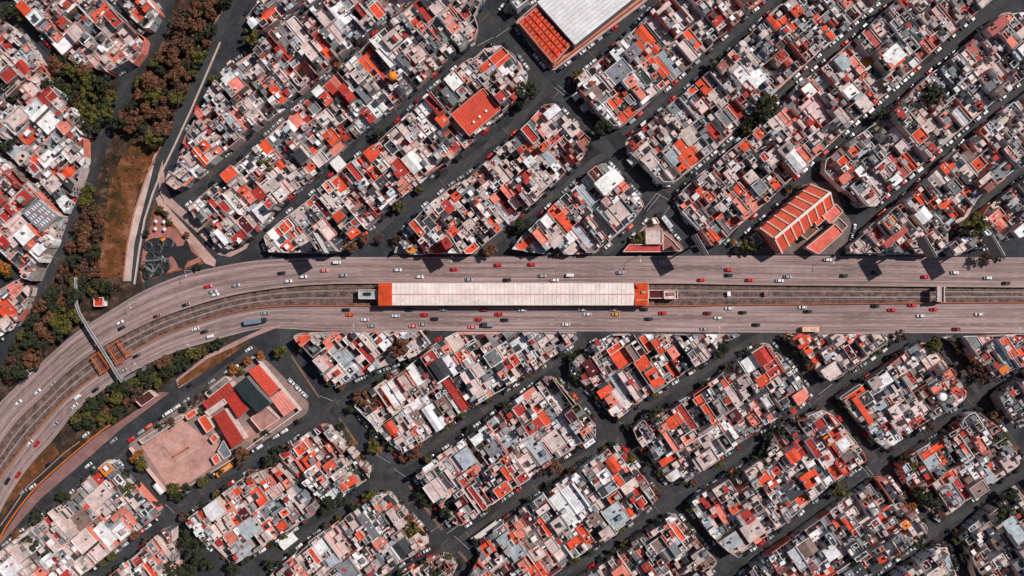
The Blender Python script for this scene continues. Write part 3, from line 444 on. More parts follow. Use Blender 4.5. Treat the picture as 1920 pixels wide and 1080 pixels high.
# ------------------------------------------------------------ special ground areas and buildings cut out of the lots
KEEP = []   # convex outlines (survey units) where no row house is built
KEEP += [[(905,160),(942,205),(880,256),(838,215)],
         [(72,372),(112,405),(76,436),(38,398)]]
def dist_seg(p, a, b):
    dx, dy = b[0] - a[0], b[1] - a[1]; t = max(0, min(1, ((p[0] - a[0]) * dx + (p[1] - a[1]) * dy) / (dx * dx + dy * dy + 1e-9)))
    return math.hypot(p[0] - a[0] - t * dx, p[1] - a[1] - t * dy)

# ------------------------------------------------------------ row houses
ZL = 5.0
def pxl(p): return px(p[0], p[1], ZL)
def bsp(poly, ang, amin, amax, r, out):
    A = abs(area(poly))
    lim = r.uniform(amin, amax)
    c, s_ = math.cos(ang), math.sin(ang)
    us = [c * x + s_ * y for x, y in poly]; vs = [-s_ * x + c * y for x, y in poly]
    du, dv = max(us) - min(us), max(vs) - min(vs)
    if A < lim or max(du, dv) < 5: out.append(poly); return
    if du > dv * r.uniform(.7, 1.3): a, b, lo, d = c, s_, min(us), du
    else: a, b, lo, d = -s_, c, min(vs), dv
    k = lo + d * r.uniform(.3, .7)
    p, q = clip(poly, a, b, k, 1), clip(poly, a, b, k, -1)
    if not p or not q: out.append(poly); return
    bsp(p, ang, amin, amax, r, out); bsp(q, ang, amin, amax, r, out)
WALLC = ['P', 'P', 'P', 'W', 'Q', 'G', 'P', 'L', 'Q', 'Q', 'B', 'S']
RND = ['P'] * 29 + ['Q'] * 12 + ['W'] * 14 + ['G'] * 18 + ['D'] * 17 + ['L'] * 11 + ['B'] * 5 + ['R'] * 1 + ['O'] * 1 + ['S'] * 2 + ['N'] * 2 + ['M'] * 1
houses = []
rg = random.Random(77)
for key, (deg, _, phrase) in BL.items():
    poly = BW[key]; ang = -math.radians(deg)   # survey y points down
    bodies = [inset(poly, q) for q in ((-.6, 1.2, 2.2, 3.6) if deg == U else (.6, 2.0, 3.2, 5.0))]; body = bodies[0]
    if abs(area(body)) < 100: continue
    c, s_ = math.cos(ang), math.sin(ang)
    us = [c * x + s_ * y for x, y in body]; vs = [-s_ * x + c * y for x, y in body]
    u0, u1, v0, v1 = min(us), max(us), min(vs), max(vs)
    upper = deg == U
    rows = max(1, round((v1 - v0) / (54 if upper else 60)))
    if key in ('B1', 'B3', 'B4'): rows = max(1, round((v1 - v0) / 50))
    vb = v0
    for rr in range(rows):
        va = vb; vb = v0 + (v1 - v0) * (rr + 1) / rows + (rg.uniform(-4, 4) if rr < rows - 1 else 0)
        u = u0
        while u < u1:
            w = rg.uniform(16, 31) if upper else rg.uniform(19, 36)
            if rg.random() < .12: w *= 1.4
            ua, ub = u, min(u + w, u1)
            if u1 - ub < 10: ub = u1
            u = ub
            body = rg.choice(bodies)
            p = clip(clip(clip(clip(body, c, s_, ua, 1), c, s_, ub, -1) or [], -s_, c, va, 1) or [], -s_, c, vb, -1) if body else []
            if not p or abs(area(p)) < 90: continue
            pieces = [p]
            for K in KEEP:
                np_ = []
                for q in pieces: np_ += subtract(q, K)
                pieces = np_
            pieces = [q for q in pieces if abs(area(q)) > 30]
            if pieces: houses.append(dict(key=key, ang=ang, lot=p, pieces=pieces, pat=[], A=sum(abs(area(q)) for q in pieces)))
for x, y, w, l, col in patches:
    own = None
    for h in houses:
        if abs(h['lot'][0][0] - x) < 150 and inside((x, y), h['lot']): own = h; break
    if own is None: continue
    R_ = rect(x, y, w, l, own['ang'] if abs(math.degrees(own['ang'])) < 44 and own['ang'] < 0 else -math.radians(42))
    tot = 0; take = []
    for h in houses:
        if abs(h['lot'][0][0] - x) > 200: continue
        got = []; npz = []
        for q in h['pieces']:
            i_ = intersect(q, R_)
            if i_ and abs(area(i_)) > 8:
                got.append(i_); npz += [z for z in subtract(q, R_) if abs(area(z)) > 5]
            else: npz.append(q)
        if got:
            h['pieces'] = npz; tot += sum(abs(area(g)) for g in got)
            if h is not own and sum(abs(area(q)) for q in npz) < 14: h['pieces'] = []
            take.append((h, got))
    if tot > .6 * w * l and w * l < 2600:
        bod = inset(BW[own['key']], 1.0); g = [intersect(bod, R_)]
        for K in KEEP: g = [z for q in g if q for z in subtract(q, K)]
        for q in g:
            if q and abs(area(q)) > 8: own['pat'].append((q, col))
    else:
        for h, got in take:
            for g in got: h['pat'].append((g, col))
houses = [h for h in houses if h['pieces'] or h['pat']]
for h in houses: h['A'] = sum(abs(area(q)) for q in h['pieces']) + sum(abs(area(q)) for q, _ in h['pat'])

DARKKEYS = ('R3', 'R4', 'R5', 'R7', 'R8', 'L9', 'L10', 'L14', 'L15', 'L16', 'L17', 'L8')
RND2 = [c for c in RND if c not in 'PW'] + ['P'] * 13 + ['W'] * 3 + ['G'] * 8 + ['D'] * 9
RND1 = RND
def make_house(h, r):
    RND = RND2 if h['key'] in DARKKEYS else RND1
    """returns builders: walls, roof, parapet, list of (name, MB)"""
    walls, roof, par = MB(), MB(), MB(); parts = []
    wc = jit(r.choice(WALLC), r); ang = -h['ang']
    fl = r.choice([1, 2, 2, 2, 2, 3]); tiles = []
    tl = []
    for q in h['pieces']:
        bsp(q, h['ang'], 60, 320, r, tl)
    main = r.choice(RND)
    for q in tl:
        col = main if r.random() < .42 else r.choice(RND)
        f = max(0, fl + r.choice([-1, 0, 0, 0, 0, 1]))
        if r.random() < .12: f = 0
        tiles.append((q, col, f))
    for q, col in h['pat']:
        tiles.append((q, col, max(1, fl + r.choice([0, 0, 0, 1]) - (1 if col in 'DK' and r.random() < .5 else 0))))
    cols = {}
    for q, col, f in tiles:
        A = abs(area(q)); w = [pxl(p) for p in q]
        if f == 0:
            m = MB(); m.top(w, 0.2, jit(r.choice('GDBQ'), r)); parts.append(('courtyard', m, M_ROOF)); continue
        cols[col] = cols.get(col, 0) + A
        z = f * 2.75 + r.uniform(0, .7)
        if r.random() < .07 and A > 100 and len(w) == 4:      # gently pitched sheet roof
            w = ccw(w); e = [math.dist(w[i], w[(i + 1) % 4]) for i in range(4)]
            k = 0 if e[0] > e[1] else 1; w = w[k:] + w[:k]
            m1 = lerp2(w[1], w[2], .5); m0 = lerp2(w[3], w[0], .5); zr = z + min(e) * .16; cc = jit(col, r)
            m = MB(); m.face([(*w[0], z), (*w[1], z), (*m1, zr), (*m0, zr)], cc); m.face([(*w[2], z), (*w[3], z), (*m0, zr), (*m1, zr)], cc); parts.append(('roof', m, M_ROOF))
            walls.face([(*w[1], z), (*w[2], z), (*m1, zr)], wc); walls.face([(*w[3], z), (*w[0], z), (*m0, zr)], wc)
            walls.sides(w, 0.1, z, wc); continue
        cc = jit(col, r, .16)
        m = MB(); m.top(w, z, cc); parts.append(('roof', m, M_CORR if col in 'LGWR' and A > 90 and r.random() < .45 else M_ROOF)); walls.sides(w, 0.1, z, wc)
        if A > 70 and r.random() < .55:                        # parapet kerb round the slab
            par = MB(); parts.append(('parapet', par, M_TRIM)); t = inset(w, 0.28); pc = cc if r.random() < .3 else jit(r.choice('PWPQS'), r); hp = z + r.uniform(.35, .95); o = ccw(w)
            for i in range(len(o)):
                j = (i + 1) % len(o)
                par.face([(*o[i], hp), (*o[j], hp), (*t[j], hp), (*t[i], hp)], pc)
                par.face([(*t[i], hp), (*t[j], hp), (*t[j], z + .01), (*t[i], z + .01)], pc)
                par.face([(*o[j], hp), (*o[i], hp), (*o[i], z - .02), (*o[j], z - .02)], pc)
        cx, cy = cent(w)
        if A > 90:
            us = max(math.dist(a, (cx, cy)) for a in w) * .45
            for _ in range(r.choice([0, 1, 1, 2, 3])):         # clutter: plant boxes, skylights, piled things
                bx, by = cx + r.uniform(-us, us), cy + r.uniform(-us, us)
                if not inside((bx, by), w): continue
                par = MB(); parts.append(('rooftop_unit', par, M_TRIM)); par.box(bx, by, z, r.uniform(.5, 1.8), r.uniform(.4, 1.2), r.uniform(.25, 1.0), ang, jit(r.choice('WDGGKPPLBSR'), r))
            if r.random() < .3 and A > 130:
                bx, by = cx + r.uniform(-us, us) * .7, cy + r.uniform(-us, us) * .7
                if inside((bx, by), w):
                    m = MB(); m.box(bx, by, z, r.uniform(2, 3), r.uniform(2, 3.6), 2.3, ang, jit(r.choice('PPGWRQD'), r), wc); parts.append(('rooftop_room', m, M_WALL))
            if r.random() < .38:
                bx, by = cx + r.uniform(-us, us), cy + r.uniform(-us, us)
                if inside((bx, by), w):
                    m = MB(); tc = jit(r.choice('KKGWLB'), r); m.box(bx, by, z, 1.1, 1.1, .5, ang, jit('Q', r)); m.cyl(bx, by, z + .5, .55, 1.1, tc, 10); m.cyl(bx, by, z + 1.6, .5, .2, tc, 10, r2=.2)
                    parts.append(('water_tank', m, M_TANK))
    nw = 0; outer = inset(BW[h['key']], 7)
    for q, col, f in tiles:
        if f < 1 or nw > 7: continue
        w = ccw([pxl(p) for p in q]); qq = q if area(q) < 0 else q[::-1]   # survey y runs down
        for i in range(len(w)):
            a, b = w[i], w[(i + 1) % len(w)]; L_ = math.dist(a, b)
            if L_ < 2.6 or nw > 7: continue
            mx, my = (a[0] + b[0]) / 2, (a[1] + b[1]) / 2; k_ = S * (H - ZL) / H
            ox, oy = (b[1] - a[1]) / L_, -(b[0] - a[0]) / L_
            if inside(((mx + ox * 1.2) / k_ + 960, 540 - (my + oy * 1.2) / k_), outer): continue
            if inside(((mx + ox * 1.0) / k_ + 960, 540 - (my + oy * 1.0) / k_), h['lot']): continue
            for fl_ in range(f):
                m = MB(); d_ = ((b[0] - a[0]) / L_, (b[1] - a[1]) / L_); door = fl_ == 0 and r.random() < .5; hw_ = .6 if not door else .55
                z0 = .12 if door else fl_ * 2.75 + 1.0; z1 = 2.2 if door else z0 + 1.2
                m.wall((mx - d_[0] * hw_, my - d_[1] * hw_), (mx + d_[0] * hw_, my + d_[1] * hw_), .12, z0, z1, lin((40, 42, 46)) if not door else lin((92, 66, 54)))
                parts.append(('door' if door else 'window', m, M_TANK)); nw += 1
    # party wall along the lot line
    lw = [pxl(p) for p in h['lot']]; zt = fl * 2.75 + .9; pc = jit(r.choice('PPSWQ'), r)
    if r.random() < .75 and len(lw) <= 6:
        for i in range(len(lw)):
            if r.random() < .6:
                a, b = lw[i], lw[(i + 1) % len(lw)]
                if not any(inside(lerp2(h['lot'][i], h['lot'][(i + 1) % len(lw)], .5), K) for K in KEEP): m = MB(); m.wall(a, b, .26, .1, zt, pc); parts.append(('party_wall', m, M_TRIM))
    dom = max(cols, key=cols.get) if cols else 'P'
    h['dom'] = dom
    return walls, roof, MB(), parts
rh = random.Random(11)
for h in houses:
    h['c'] = cent(h['lot']); x, y = h['c']
    h['in'] = 4 < x < 1916 and 4 < y < 1076
    h['m'] = make_house(h, rh)
vis = sorted([h for h in houses if h['in']], key=lambda h: -h['A'])
single = vis[:300]; single_ids = set(id(h) for h in single)
ORD = ['', 'first', 'second', 'third', 'fourth', 'fifth', 'sixth', 'seventh', 'eighth', 'ninth', 'tenth', 'eleventh', 'twelfth', 'thirteenth', 'fourteenth', 'fifteenth', 'sixteenth', 'seventeenth', 'eighteenth', 'nineteenth', 'twentieth']
def ordn(i):
    if i < len(ORD): return ORD[i]
    return '%d%s' % (i, 'th' if i % 100 in (11, 12, 13) else {1: 'st', 2: 'nd', 3: 'rd'}.get(i % 10, 'th'))
by = {}
for h in houses:
    if h['in']: by.setdefault((h['key'], h['dom']), []).append(h)
for k, L in by.items():
    L.sort(key=lambda h: h['c'][0])
    for i, h in enumerate(L):
        n = len(L); nm = CNAME[k[1]] + '-roofed'
        ph = BL[k[0]][2]
        if n == 1: h['label'] = 'the only mainly %s house in %s' % (nm, ph)
        elif i == 0: h['label'] = 'leftmost of the mainly %s houses in %s' % (nm, ph)
        elif i == n - 1: h['label'] = 'rightmost of the mainly %s houses in %s' % (nm, ph)
        else: h['label'] = '%s mainly %s house from the left in %s' % (ordn(i + 1), nm, ph)
rest = MB(); restr = MB(); restp = MB()
for h in houses:
    walls, roof, par, parts = h['m']
    if id(h) in single_ids:
        c0 = pxl(h['c']); loc = (c0[0], c0[1], 0.0)
        e = empty('house', loc); tag(e, h['label'], 'house', 'row houses of the surrounding blocks')
        walls.build('walls', M_WALL, e, loc)
        if par.f: par.build('parapet', M_TRIM, e, loc)
        for nm, m, mt in parts: m.build(nm, mt, e, loc)
    else:
        for m in (walls, roof, par): rest.add(m)
        for nm, m, mt in parts: rest.add(m)
tag(rest.build('row_houses', M_ROOF), 'dense mass of the smaller flat-roofed row houses filling the city blocks', 'houses', kind='stuff')
print('houses', len(houses), 'visible', len(vis), 'patches', len(patches))

# ------------------------------------------------------------ landmark buildings
def P3(p, z): return px(p[0], p[1], z)
def ribbed(m, poly, z, n, along, w, hgt, col):
    """n raised seams across a 4-corner roof, parallel to side 'along' (0: p0-p1, 1: p1-p2)"""
    a, b, c, d = poly if along == 0 else (poly[1], poly[2], poly[3], poly[0])
    for i in range(1, n):
        m.wall(lerp2(a, d, i / n), lerp2(b, c, i / n), w, z, z + hgt, col)
# big red roof hall
q = [P3(p, 8) for p in ((905,166),(939,205),(880,255),(846,215))]
e = empty('market_hall', (*cent(q), 0)); tag(e, 'large red sheet-roofed hall with three round white vents among the houses', 'hall'); loc = tuple(e.location)
m = MB(); m.sides(q, .1, 8, lin(PAL['P'])); m.build('walls', M_WALL, e, loc)
m = MB(); qq = ccw(q); m.top(q, 8.02, lin((206, 74, 54))); ribbed(m, q, 8.0, 14, 0, .25, .1, lin((190, 66, 48))); m.build('roof', M_STRUCT, e, loc)
for vx, vy in ((911,208),(899,219),(888,229)):
    m = MB(); p = P3((vx, vy), 8.5); m.cyl(*p, 8, .75, .7, lin((236, 228, 220)), 12); m.dome(*p, 8.7, .75, lin((236, 228, 220)), 12, 3, .5); m.build('roof_vent', M_STRUCT, e, loc)
m = MB()
for i in range(4): m.wall(q[i], q[(i + 1) % 4], .35, 7.5, 8.7, lin((214, 150, 136)))
m.build('parapet', M_TRIM, e, loc)
# striped hall on the left
q = [P3(p, 9) for p in ((71,374),(110,405),(76,434),(40,398))]
e = empty('warehouse', (*cent(q), 0)); tag(e, 'grey warehouse with rows of pale skylight strips on its roof at left edge', 'warehouse'); loc = tuple(e.location)
m = MB(); m.sides(q, .1, 9, lin(PAL['P'])); m.build('walls', M_WALL, e, loc)
m = MB(); m.top(q, 9.01, lin((126, 130, 138))); ribbed(m, q, 9.0, 9, 1, .25, .2, lin((160, 164, 170))); m.build('roof', M_STRUCT, e, loc)
for i in range(1, 8):
    m = MB()
    for j in range(4):
        a = lerp2(lerp2(q[0], q[3], (i) / 8), lerp2(q[1], q[2], (i) / 8), .12 + j * .22); b = lerp2(lerp2(q[0], q[3], (i) / 8), lerp2(q[1], q[2], (i) / 8), .26 + j * .22)
        m.wall(a, b, .55, 9.05, 9.35, lin((236, 226, 226) if (i + j) % 5 else (222, 120, 120)))
    m.build('skylight', M_STRUCT, e, loc)
# covered market: white roof and red ribbed roof
Wm = [P3(p, 9) for p in ((1007,4),(1078,84),(1178,5),(1262,-62),(1190,-146))]
Wm = [P3(p, 9) for p in ((1007,4),(1078,84),(1250,-52),(1180,-136))]
e = empty('market_building', (*cent(Wm), 0)); tag(e, 'white-roofed covered market with long seam grid at the top edge', 'market'); loc = tuple(e.location)
m = MB(); m.sides(Wm, .1, 9, lin(PAL['Q'])); m.build('walls', M_WALL, e, loc)
m = MB(); m.top(Wm, 9.01, lin((214, 216, 218))); m.build('roof', M_STRUCT, e, loc)
m = MB(); cc = lin((206, 168, 160)); ribbed(m, Wm, 9.0, 14, 1, .28, .1, cc)
for k in (.34, .67): m.wall(lerp2(Wm[0], Wm[1], k), lerp2(Wm[3], Wm[2], k), .4, 9.02, 9.15, lin((232, 214, 208)))
m.build('roof_seams', M_TRIM, e, loc)
Rm = [P3(p, 7) for p in ((1006,14),(1070,83),(1038,118),(973,41))]
e = empty('market_annex', (*cent(Rm), 0)); tag(e, 'red vaulted market annex beside the white-roofed market', 'market'); loc = tuple(e.location)
m = MB(); m.sides(Rm, .1, 6, lin(PAL['N'])); m.build('walls', M_WALL, e, loc)
m = MB(); rr_ = random.Random(3)
for i in range(4):
    for j in range(11):
        f = lambda a, b: lerp2(lerp2(Rm[0], Rm[3], b), lerp2(Rm[1], Rm[2], b), a)
        a0, a1, b0, b1 = j / 11 + .006, (j + 1) / 11 - .006, i / 4 + .01, (i + 1) / 4 - .01
        c4 = [f(a0, b0), f(a1, b0), f(a1, b1), f(a0, b1)]; z = 6 + rr_.uniform(0, .45) + (.4 if (i * 3 + j) % 5 == 0 else 0); ce_ = f((a0 + a1) / 2, (b0 + b1) / 2)
        col = tuple(x * rr_.uniform(.85, 1.15) for x in lin((212, 78, 50)))
        m.sides(c4, 5.6, z, col); t = [lerp2(x, ce_, .3) for x in c4]
        for s_ in range(4): m.face([(*c4[s_], z), (*c4[(s_ + 1) % 4], z), (*t[(s_ + 1) % 4], z + .6), (*t[s_], z + .6)] if area(c4) > 0 else [(*c4[(s_ + 1) % 4], z), (*c4[s_], z), (*t[s_], z + .6), (*t[(s_ + 1) % 4], z + .6)], col)
        m.top(t, z + .6, col)
m.top(Rm, 5.7, lin((150, 52, 38)))
m.build('roof', M_STRUCT, e, loc)
m = MB()
for i in (1, 2, 3): m.wall(Rm[i], Rm[(i + 1) % 4], .7, .1, 6.9, lin((196, 132, 116)))
m.build('parapet', M_TRIM, e, loc)
wall_along('boundary_wall', [(1036,128),(1215,-8)], .9, 3.2, lin((196, 112, 88)), 'orange perimeter wall along lower right side of the white market', 'wall')
wall_along('boundary_wall', [(966,44),(1030,126)], .7, 3.0, lin((150, 96, 88)), 'reddish perimeter wall left of the red market annex', 'wall')
# church with ribbed orange roof
e = empty('church', (*px(1500, 410), 0)); tag(e, 'orange church with ribbed pitched roof and pale ridge beside the plaza', 'church'); loc = tuple(e.location)
RA, RB = (1556, 361), (1452, 447); LA, LB = (1520, 346), (1426, 428); QA, QB = (1562, 384), (1466, 474)
zr, ze = 13, 9.5
ra, rb, la, lb, qa, qb = P3(RA, zr), P3(RB, zr), P3(LA, ze), P3(LB, ze), P3(QA, ze), P3(QB, ze)
m = MB(); oc = lin((208, 86, 58))
def fz(pts): 
    a = [Vector(p) for p in pts]; n = (a[1] - a[0]).cross(a[2] - a[0]); return pts if n.z > 0 else pts[::-1]
m.face(fz([(*la, ze), (*lb, ze), (*rb, zr), (*ra, zr)]), oc); m.face(fz([(*ra, zr), (*rb, zr), (*qb, ze), (*qa, ze)]), lin((204, 76, 50)))
m.build('roof', M_STRUCT, e, loc)
m = MB(); wcol = lin((226, 190, 176)); wl = lin(PAL['S'])
for pts in ([(*la, .1), (*lb, .1), (*lb, ze), (*la, ze)], [(*qb, .1), (*qa, .1), (*qa, ze), (*qb, ze)], [(*lb, .1), (*qb, .1), (*qb, ze), (*rb, zr), (*lb, ze)], [(*qa, .1), (*la, .1), (*la, ze), (*ra, zr), (*qa, ze)]): m.face(pts, wl)
m.build('walls', M_WALL, e, loc)
for i in range(8):
    k = i / 7; R0 = (*lerp2(ra, rb, k), zr + .25)
    m = MB(); m.beam((*lerp2(la, lb, k), ze + .1), R0, .75, wcol); m.beam(R0, (*lerp2(qa, qb, k), ze + .1), .75, wcol)
    for (p, q_) in ((la, lb), (qa, qb)):
        pt = lerp2(p, q_, k); m.box(*pt, .1, .9, .9, ze + .4, math.radians(40), wcol)
    m.build('buttress_rib', M_TRIM, e, loc)
m = MB(); m.beam((*ra, zr + .3), (*rb, zr + .3), 1.5, lin((236, 214, 204))); m.build('ridge', M_TRIM, e, loc)
def simple_building(name, lab, cat, poly, z, ct, cs, extra=None, seams=0, par=True, ridge=0):
    q = [P3(p, z) for p in poly]; e = empty(name, (*cent(q), 0)); tag(e, lab, cat); loc = tuple(e.location)
    m = MB(); m.sides(q, .1, z, lin(cs)); m.build('walls', M_WALL, e, loc)
    m = MB()
    if ridge:
        m0, m1 = lerp2(q[0], q[3], .5), lerp2(q[1], q[2], .5)
        m.face(fz([(*q[0], z), (*q[1], z), (*m1, z + ridge), (*m0, z + ridge)]), lin(ct)); m.face(fz([(*q[2], z), (*q[3], z), (*m0, z + ridge), (*m1, z + ridge)]), lin(ct))
        m.face([(*q[1], z), (*q[2], z), (*m1, z + ridge)], lin(cs)); m.face([(*q[3], z), (*q[0], z), (*m0, z + ridge)], lin(cs))
    else: m.top(q, z, lin(ct))
    if seams: ribbed(m, q, z, seams, 1, .22, .18, tuple(x * .8 for x in lin(ct)))
    m.build('roof', M_ROOF if not seams else M_STRUCT, e, loc)
    if par and not ridge and not seams:
        m = MB()
        for i in range(len(q)): m.wall(q[i], q[(i + 1) % len(q)], .4, z - .4, z + .7, lin((222, 190, 180)))
        m.build('parapet', M_TRIM, e, loc)
    if extra: extra(e, loc, z)
    return e
simple_building('parish_house', 'small flat salmon-roofed building right of the orange church', 'building', [(1542,405),(1567,383),(1580,397),(1556,419)], 5, (226,116,104), PAL['P'])
simple_building('parish_hall', 'long flat salmon-roofed hall below right of the orange church', 'building', [(1511,464),(1565,420),(1580,436),(1534,476)], 5.5, (228,110,92), PAL['P'])
simple_building('courtyard_shelter', 'small brown-roofed shelter tucked below the orange church', 'building', [(1500,440),(1522,419),(1534,430),(1512,449)], 4, (120,84,66), PAL['Q'])
# triangle building
simple_building('corner_house', 'square white-roofed house on the small triangular traffic island', 'house', [(1211,430),(1241,430),(1241,457),(1211,457)], 6, PAL['P'], PAL['W'])
simple_building('shop', 'long low red-roofed shop at the base of the triangular island', 'shop', [(1168,472),(1180,458.5),(1242,458.5),(1242,472)], 4, (196,76,70), PAL['P'])
simple_building('shop', 'brownish triangular shop at right of the triangular island', 'shop', [(1243,436),(1262,452),(1278,470),(1243,472)], 4.5, PAL['N'], PAL['P'])
# school
simple_building('shop', 'little cream kiosk at the tip of the triangular island', 'shop', [(1222,410),(1230,408),(1236,418),(1226,420)], 3, PAL['W'], PAL['P'])
simple_building('shelter', 'small grey slatted shed left of the orange church by the trees', 'shed', [(1408,444),(1418,436),(1430,452),(1420,460)], 3, PAL['G'], PAL['P'])
simple_building('parish_house', 'brown-grey courtyard roof between the two salmon church buildings', 'building', [(1560,418),(1572,408),(1588,424),(1576,436)], 4, (122,96,92), PAL['Q'])
simple_building('parish_house', 'small orange-roofed vestry touching the right side of the church', 'building', [(1524,412),(1538,400),(1546,411),(1532,424)], 6, PAL['O'], PAL['P'])
sb = simple_building; RD = (172, 60, 48)
sb('classroom_block', 'long red-roofed school wing beside the frontage road', 'school building', [(379,756),(430,717),(440,731),(388,768)], 7, RD, PAL['P'], seams=8)
sb('classroom_block', 'red-roofed school wing left of the dark green sports hall', 'school building', [(421,746),(441,732),(466,768),(446,784)], 6.5, (186,58,48), PAL['P'], seams=6)
sb('sports_court_roof', 'long dark green ridged roof over the school sports court', 'sports hall', [(438,725),(462,706),(508,756),(483,775)], 9, (40,50,50), PAL['G'], ridge=1.2)
sb('classroom_block', 'orange-red school roof right of the dark green hall', 'school building', [(465,696),(485,683),(524,728),(505,744)], 6, (214,84,66), PAL['P'], seams=6)
sb('classroom_block', 'salmon-roofed school building at the right corner of the school', 'school building', [(506,746),(527,731),(556,764),(532,781)], 5.5, (222,140,128), PAL['P'], seams=5)
sb('classroom_block', 'flat rusty pink school roof below the dark green hall', 'school building', [(470,784),(500,763),(524,785),(490,808)], 4.5, (176,128,118), PAL['P'])
sb('classroom_block', 'dark red school wing right of the paved playground', 'school building', [(400,781),(421,767),(458,824),(435,841)], 7, RD, PAL['P'], seams=7)
sb('classroom_block', 'small orange-roofed school wing nearest the frontage road', 'school building', [(348,779),(365,767),(370,775),(353,787)], 4, PAL['O'], PAL['P'])
sb('classroom_block', 'narrow orange-roofed school wing above the playground', 'school building', [(372,786),(386,777),(401,802),(388,811)], 5, PAL['O'], PAL['P'])
sb('classroom_block', 'pale concrete school passage roof between the two red wings', 'school building', [(385,772),(420,748),(425,756),(392,779)], 6, (196,176,168), PAL['P'])
sb('classroom_block', 'low grey service roofs along the frontage road at the school', 'school building', [(385,737),(424,706),(431,714),(392,745)], 4, PAL['G'], PAL['P'])
sb('classroom_block', 'long grey service roof left of the school playground', 'school building', [(262,825),(340,778),(345,783),(268,832)], 3.5, (150,140,138), PAL['P'])
sb('kiosk', 'small orange kiosk roof on right side of the playground', 'kiosk', [(394,822),(402,813),(410,822),(401,831)], 3.2, (220,90,72), PAL['P'])
sb('kiosk', 'orange kiosk roof lower down beside the blue-grey stand', 'kiosk', [(397,858),(407,850),(414,864),(404,871)], 3.2, (220,96,80), PAL['P'])
sb('stand', 'blue-grey slatted stand at the right end of the playground', 'stand', [(409,845),(420,825),(434,852),(420,860)], 3, (110,120,132), PAL['G'])
simple_building('shelter', 'small dark red open shelter among the trees below the highway', 'shelter', [(254,750),(280,732),(292,744),(266,762)], 4, (84,40,40), PAL['P'])
simple_building('utility_house', 'small square red-roofed house between trees above the highway', 'house', [(177,558),(194,558),(194,574),(177,574)], 4, (206,60,40), PAL['W'])
wall_along('boundary_wall', [(247,838),(312,918),(345,917),(437,860)], .5, 3, lin((216, 180, 170)), 'pale perimeter wall on lower side of the school playground', 'wall')
wall_along('boundary_wall', [(486,672),(566,768),(440,858)], .6, 4, lin((214, 196, 190)), 'pale perimeter wall round the right corner of the school', 'wall')
yard_c = lin((196, 148, 136))
yard = [(265,836),(345,786),(372,812),(396,820),(432,852),(342,914),(314,910)]
sheet('playground', yard, .18, M_PAVE, yard_c)
sheet('school_yard', [(480,790),(515,775),(535,786),(470,832),(452,818)], .18, M_PAVE, lin((176, 134, 124)))
cm = MB()
for cx, cy, rr in ((317,833,7),(333,821,6),(351,812,5)):
    p = px(cx, cy)
    for i in range(20):
        a = (p[0] + rr * S * math.cos(i * math.pi / 10), p[1] + rr * S * math.sin(i * math.pi / 10)); b = (p[0] + rr * S * math.cos((i + 1) * math.pi / 10), p[1] + rr * S * math.sin((i + 1) * math.pi / 10))
        cm.wall(a, b, .22, .184, .188, lin((216, 190, 182)))
for a, b, t, c_ in (((323,858),(355,838),1.2,(176,108,70)),((310,840),(330,866),.4,(176,110,80)),((330,866),(372,838),.4,(216,190,182)),((300,850),(318,872),.3,(216,190,182)),((300,850),(370,806),.3,(216,190,182)),((340,890),(410,846),.3,(180,128,118))):
    cm.wall(px(*a), px(*b), t, .184, .188, lin(c_))
cm.build('playground_markings', M_MARK)['kind'] = 'structure'
# dome on a roof
m = MB(); p = P3((734.5, 141), 11); m.cyl(*p, .1, 2.2, 9, lin((214, 110, 40)), 16); m.dome(*p, 9.1, 2.5, lin((232, 130, 30)), 18, 6, .9)
tag(m.build('dome', M_TANK), 'round amber dome standing among roofs below the grey avenue corner', 'dome')
m = MB(); p = P3((1767, 744), 11); m.cyl(*p, .1, 1.6, 9, lin((190, 186, 184)), 14); m.cyl(*p, 9.1, 2.2, 2.4, lin((232, 230, 230)), 18); m.dome(*p, 11.5, 2.2, lin((232, 230, 230)), 18, 4, .25)
tag(m.build('water_tower', M_TANK), 'round white water tower in the middle of the right lower block', 'water tower')

# ------------------------------------------------------------ metro station and rail structures
e = empty('metro_station', (*px(960, 552), 0)); tag(e, 'long white-roofed station with orange ends between the two carriageways', 'station'); loc = tuple(e.location)
zs = 7.5
def rp_(x0, y0, x1, y1, z): return [P3(p, z) for p in ((x0, y1), (x1, y1), (x1, y0), (x0, y0))]
m = MB(); q = rp_(735.5, 531, 1190, 572.5, zs); mid0, mid1 = P3((735.5, 551.5), zs), P3((1190, 551.5), zs)
m.face(fz([(*q[0], zs - .3), (*q[1], zs - .3), (*mid1, zs + .35), (*mid0, zs + .35)]), lin((232, 216, 208))); m.face(fz([(*mid0, zs + .35), (*mid1, zs + .35), (*q[2], zs - .3), (*q[3], zs - .3)]), lin((228, 212, 206)))
m.sides(q, zs - .9, zs - .3, lin((214, 190, 182))); m.build('roof', M_STRUCT, e, loc)
m = MB(); m.beam((*mid0, zs + .4), (*mid1, zs + .4), .4, lin((206, 150, 142)))
for i in range(1, 56):
    x = 735.5 + i * (1190 - 735.5) / 56; a, b = P3((x, 531.3), zs), P3((x, 572), zs); c_ = P3((x, 551.5), zs); k = .16
    m.beam((*a, zs - .27), (*c_, zs + .38), k, lin((222, 196, 188))); m.beam((*c_, zs + .38), (*b, zs - .27), k, lin((222, 196, 188)))
m.build('roof_seams', M_TRIM, e, loc)
for x0, x1 in ((709.5, 735), (1190.5, 1215)):
    m = MB(); q = rp_(x0, 530.5, x1, 573, zs + .5); m.prism(q, zs - 1, zs + .5, lin((206, 74, 30)), lin((222, 180, 168))); m.build('end_canopy', M_ROOF, e, loc)
m = MB(); ww = lin((206, 186, 180))
m.box(*px(962, 552), .1, 150, 11.4, 6.2, 0, ww); m.build('station_walls', M_WALL, e, loc)
